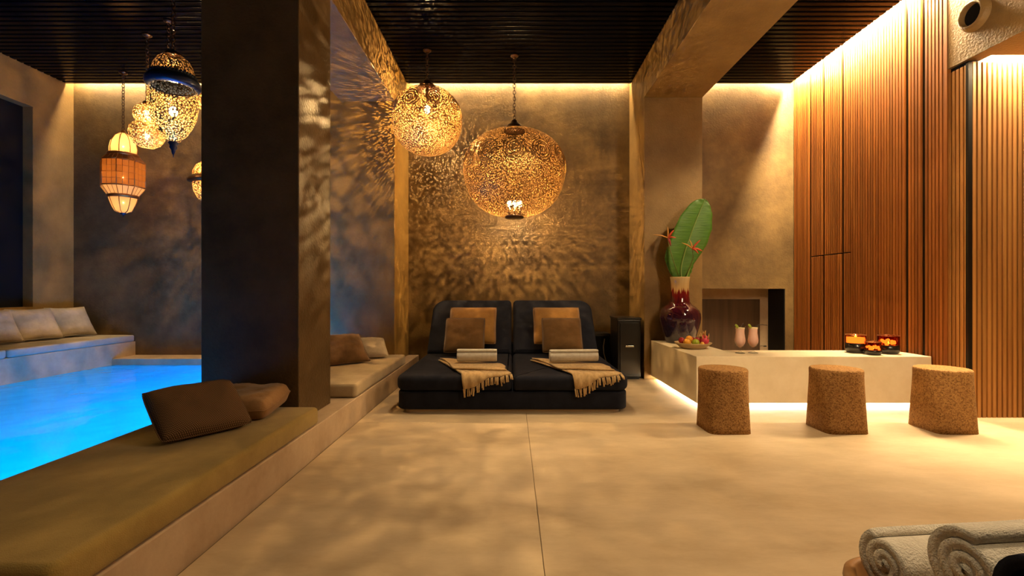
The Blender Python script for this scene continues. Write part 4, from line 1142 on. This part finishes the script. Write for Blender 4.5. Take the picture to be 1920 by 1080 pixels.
hang(root, 29*kk, loc)
Yk = 4.72; c = px(316, 190, Yk); kk = Yk / F
loc = (c.x, c.y, c.z)
root = thing('pendant_lantern', 'small pierced globe hanging hidden behind the egg lantern, only its chain showing', 'lamp', loc, 0, 'pierced metal lanterns')
bm = bmesh.new(); lathe(bm, [(18*kk*math.cos(a), 18*kk*math.sin(a)) for a in [(-PI/2 + PI*i/20) for i in range(1, 20)]], 32); obj('shade', bm, M['perf_tiny'], root, True)
bm = bmesh.new(); lathe(bm, [(5*kk, 17*kk), (4*kk, 21*kk), (1.5*kk, 24*kk), (0, 24*kk)], 20); obj('cap', bm, M['bronze'], root, True)
bulb(root, 0, 0.02, 3)
hang(root, 23*kk, loc)

# ------------------------------------------------------------------ tray of towels in the foreground
tb = thing('side_table', 'low round wooden side table carrying the towel tray', 'table', (1.15, 0.90, 0))
bm = bmesh.new(); lathe(bm, [(0, 0.245), (0.36, 0.245), (0.37, 0.25), (0.37, 0.265), (0.36, 0.27), (0, 0.27)], 48); obj('top', bm, M['door_wood'], tb, True)
for k in range(4):
    a = PI/4 + k*PI/2
    bm = bmesh.new(); tube(bm, [(0.30*math.cos(a), 0.30*math.sin(a), 0), (0.26*math.cos(a), 0.26*math.sin(a), 0.25)], 0.018, 10); obj('leg', bm, M['door_wood'], tb, True)
ty = thing('wooden_tray', 'oval wooden tray with rounded rim holding rolled towels', 'tray', (1.135, 0.895, 0.27))
bm = bmesh.new()
oval = lambda a, s: (s*0.42*math.copysign(abs(math.cos(a))**0.4, math.cos(a)), s*0.235*math.copysign(abs(math.sin(a))**0.4, math.sin(a)))
rows = []
for s, z in ((0.0001, 0.0), (0.80, 0.0), (0.90, 0.015), (0.97, 0.07), (1.0, 0.125), (0.995, 0.138), (0.97, 0.142), (0.945, 0.135), (0.92, 0.08), (0.84, 0.03), (0.0001, 0.026)):
    rows.append([bm.verts.new((*oval(2*PI*i/64, s), z)) for i in range(64)])
for a, b_ in zip(rows, rows[1:]):
    for i in range(64): bm.faces.new((a[i], a[(i+1) % 64], b_[(i+1) % 64], b_[i]))
obj('shell', bm, M['tray_wood'], ty, True)
towel('rolled_towel', 'cream rolled towel at the back of the wooden tray, spiral end showing', 'towels in the tray', (0.992, 1.035, 0.448), 0.10, 0.42, 0.068, 3.0, M['towel'], roll=1.0, th=0.0185)
towel('rolled_towel', 'cream rolled towel stacked highest at the front of the wooden tray', 'towels in the tray', (1.02, 0.885, 0.522), 0.10, 0.42, 0.076, 3.2, M['towel'], roll=0.6, th=0.0195)
towel('rolled_towel', 'cream rolled towel lying lowest at the back of the tray', 'towels in the tray', (1.10, 1.00, 0.334), 0.0, 0.42, 0.037, 2.2, M['towel'], roll=0.3, th=0.012)
towel('rolled_towel', 'cream rolled towel lying lowest in the middle of the tray', 'towels in the tray', (1.06, 0.895, 0.368), 0.0, 0.46, 0.071, 2.4, M['towel'], roll=0.3, th=0.015)
towel('rolled_towel', 'cream rolled towel lying lowest at the front of the tray', 'towels in the tray', (1.10, 0.765, 0.365), 0.0, 0.46, 0.068, 2.4, M['towel'], roll=0.3, th=0.015)
towel('rolled_towel', 'black rolled cloth in front of the cream towels in the tray', 'towels in the tray', (1.012, 0.735, 0.535), 0.0, 0.42, 0.082, 2.2, M['navy'], roll=0.9, th=0.02)
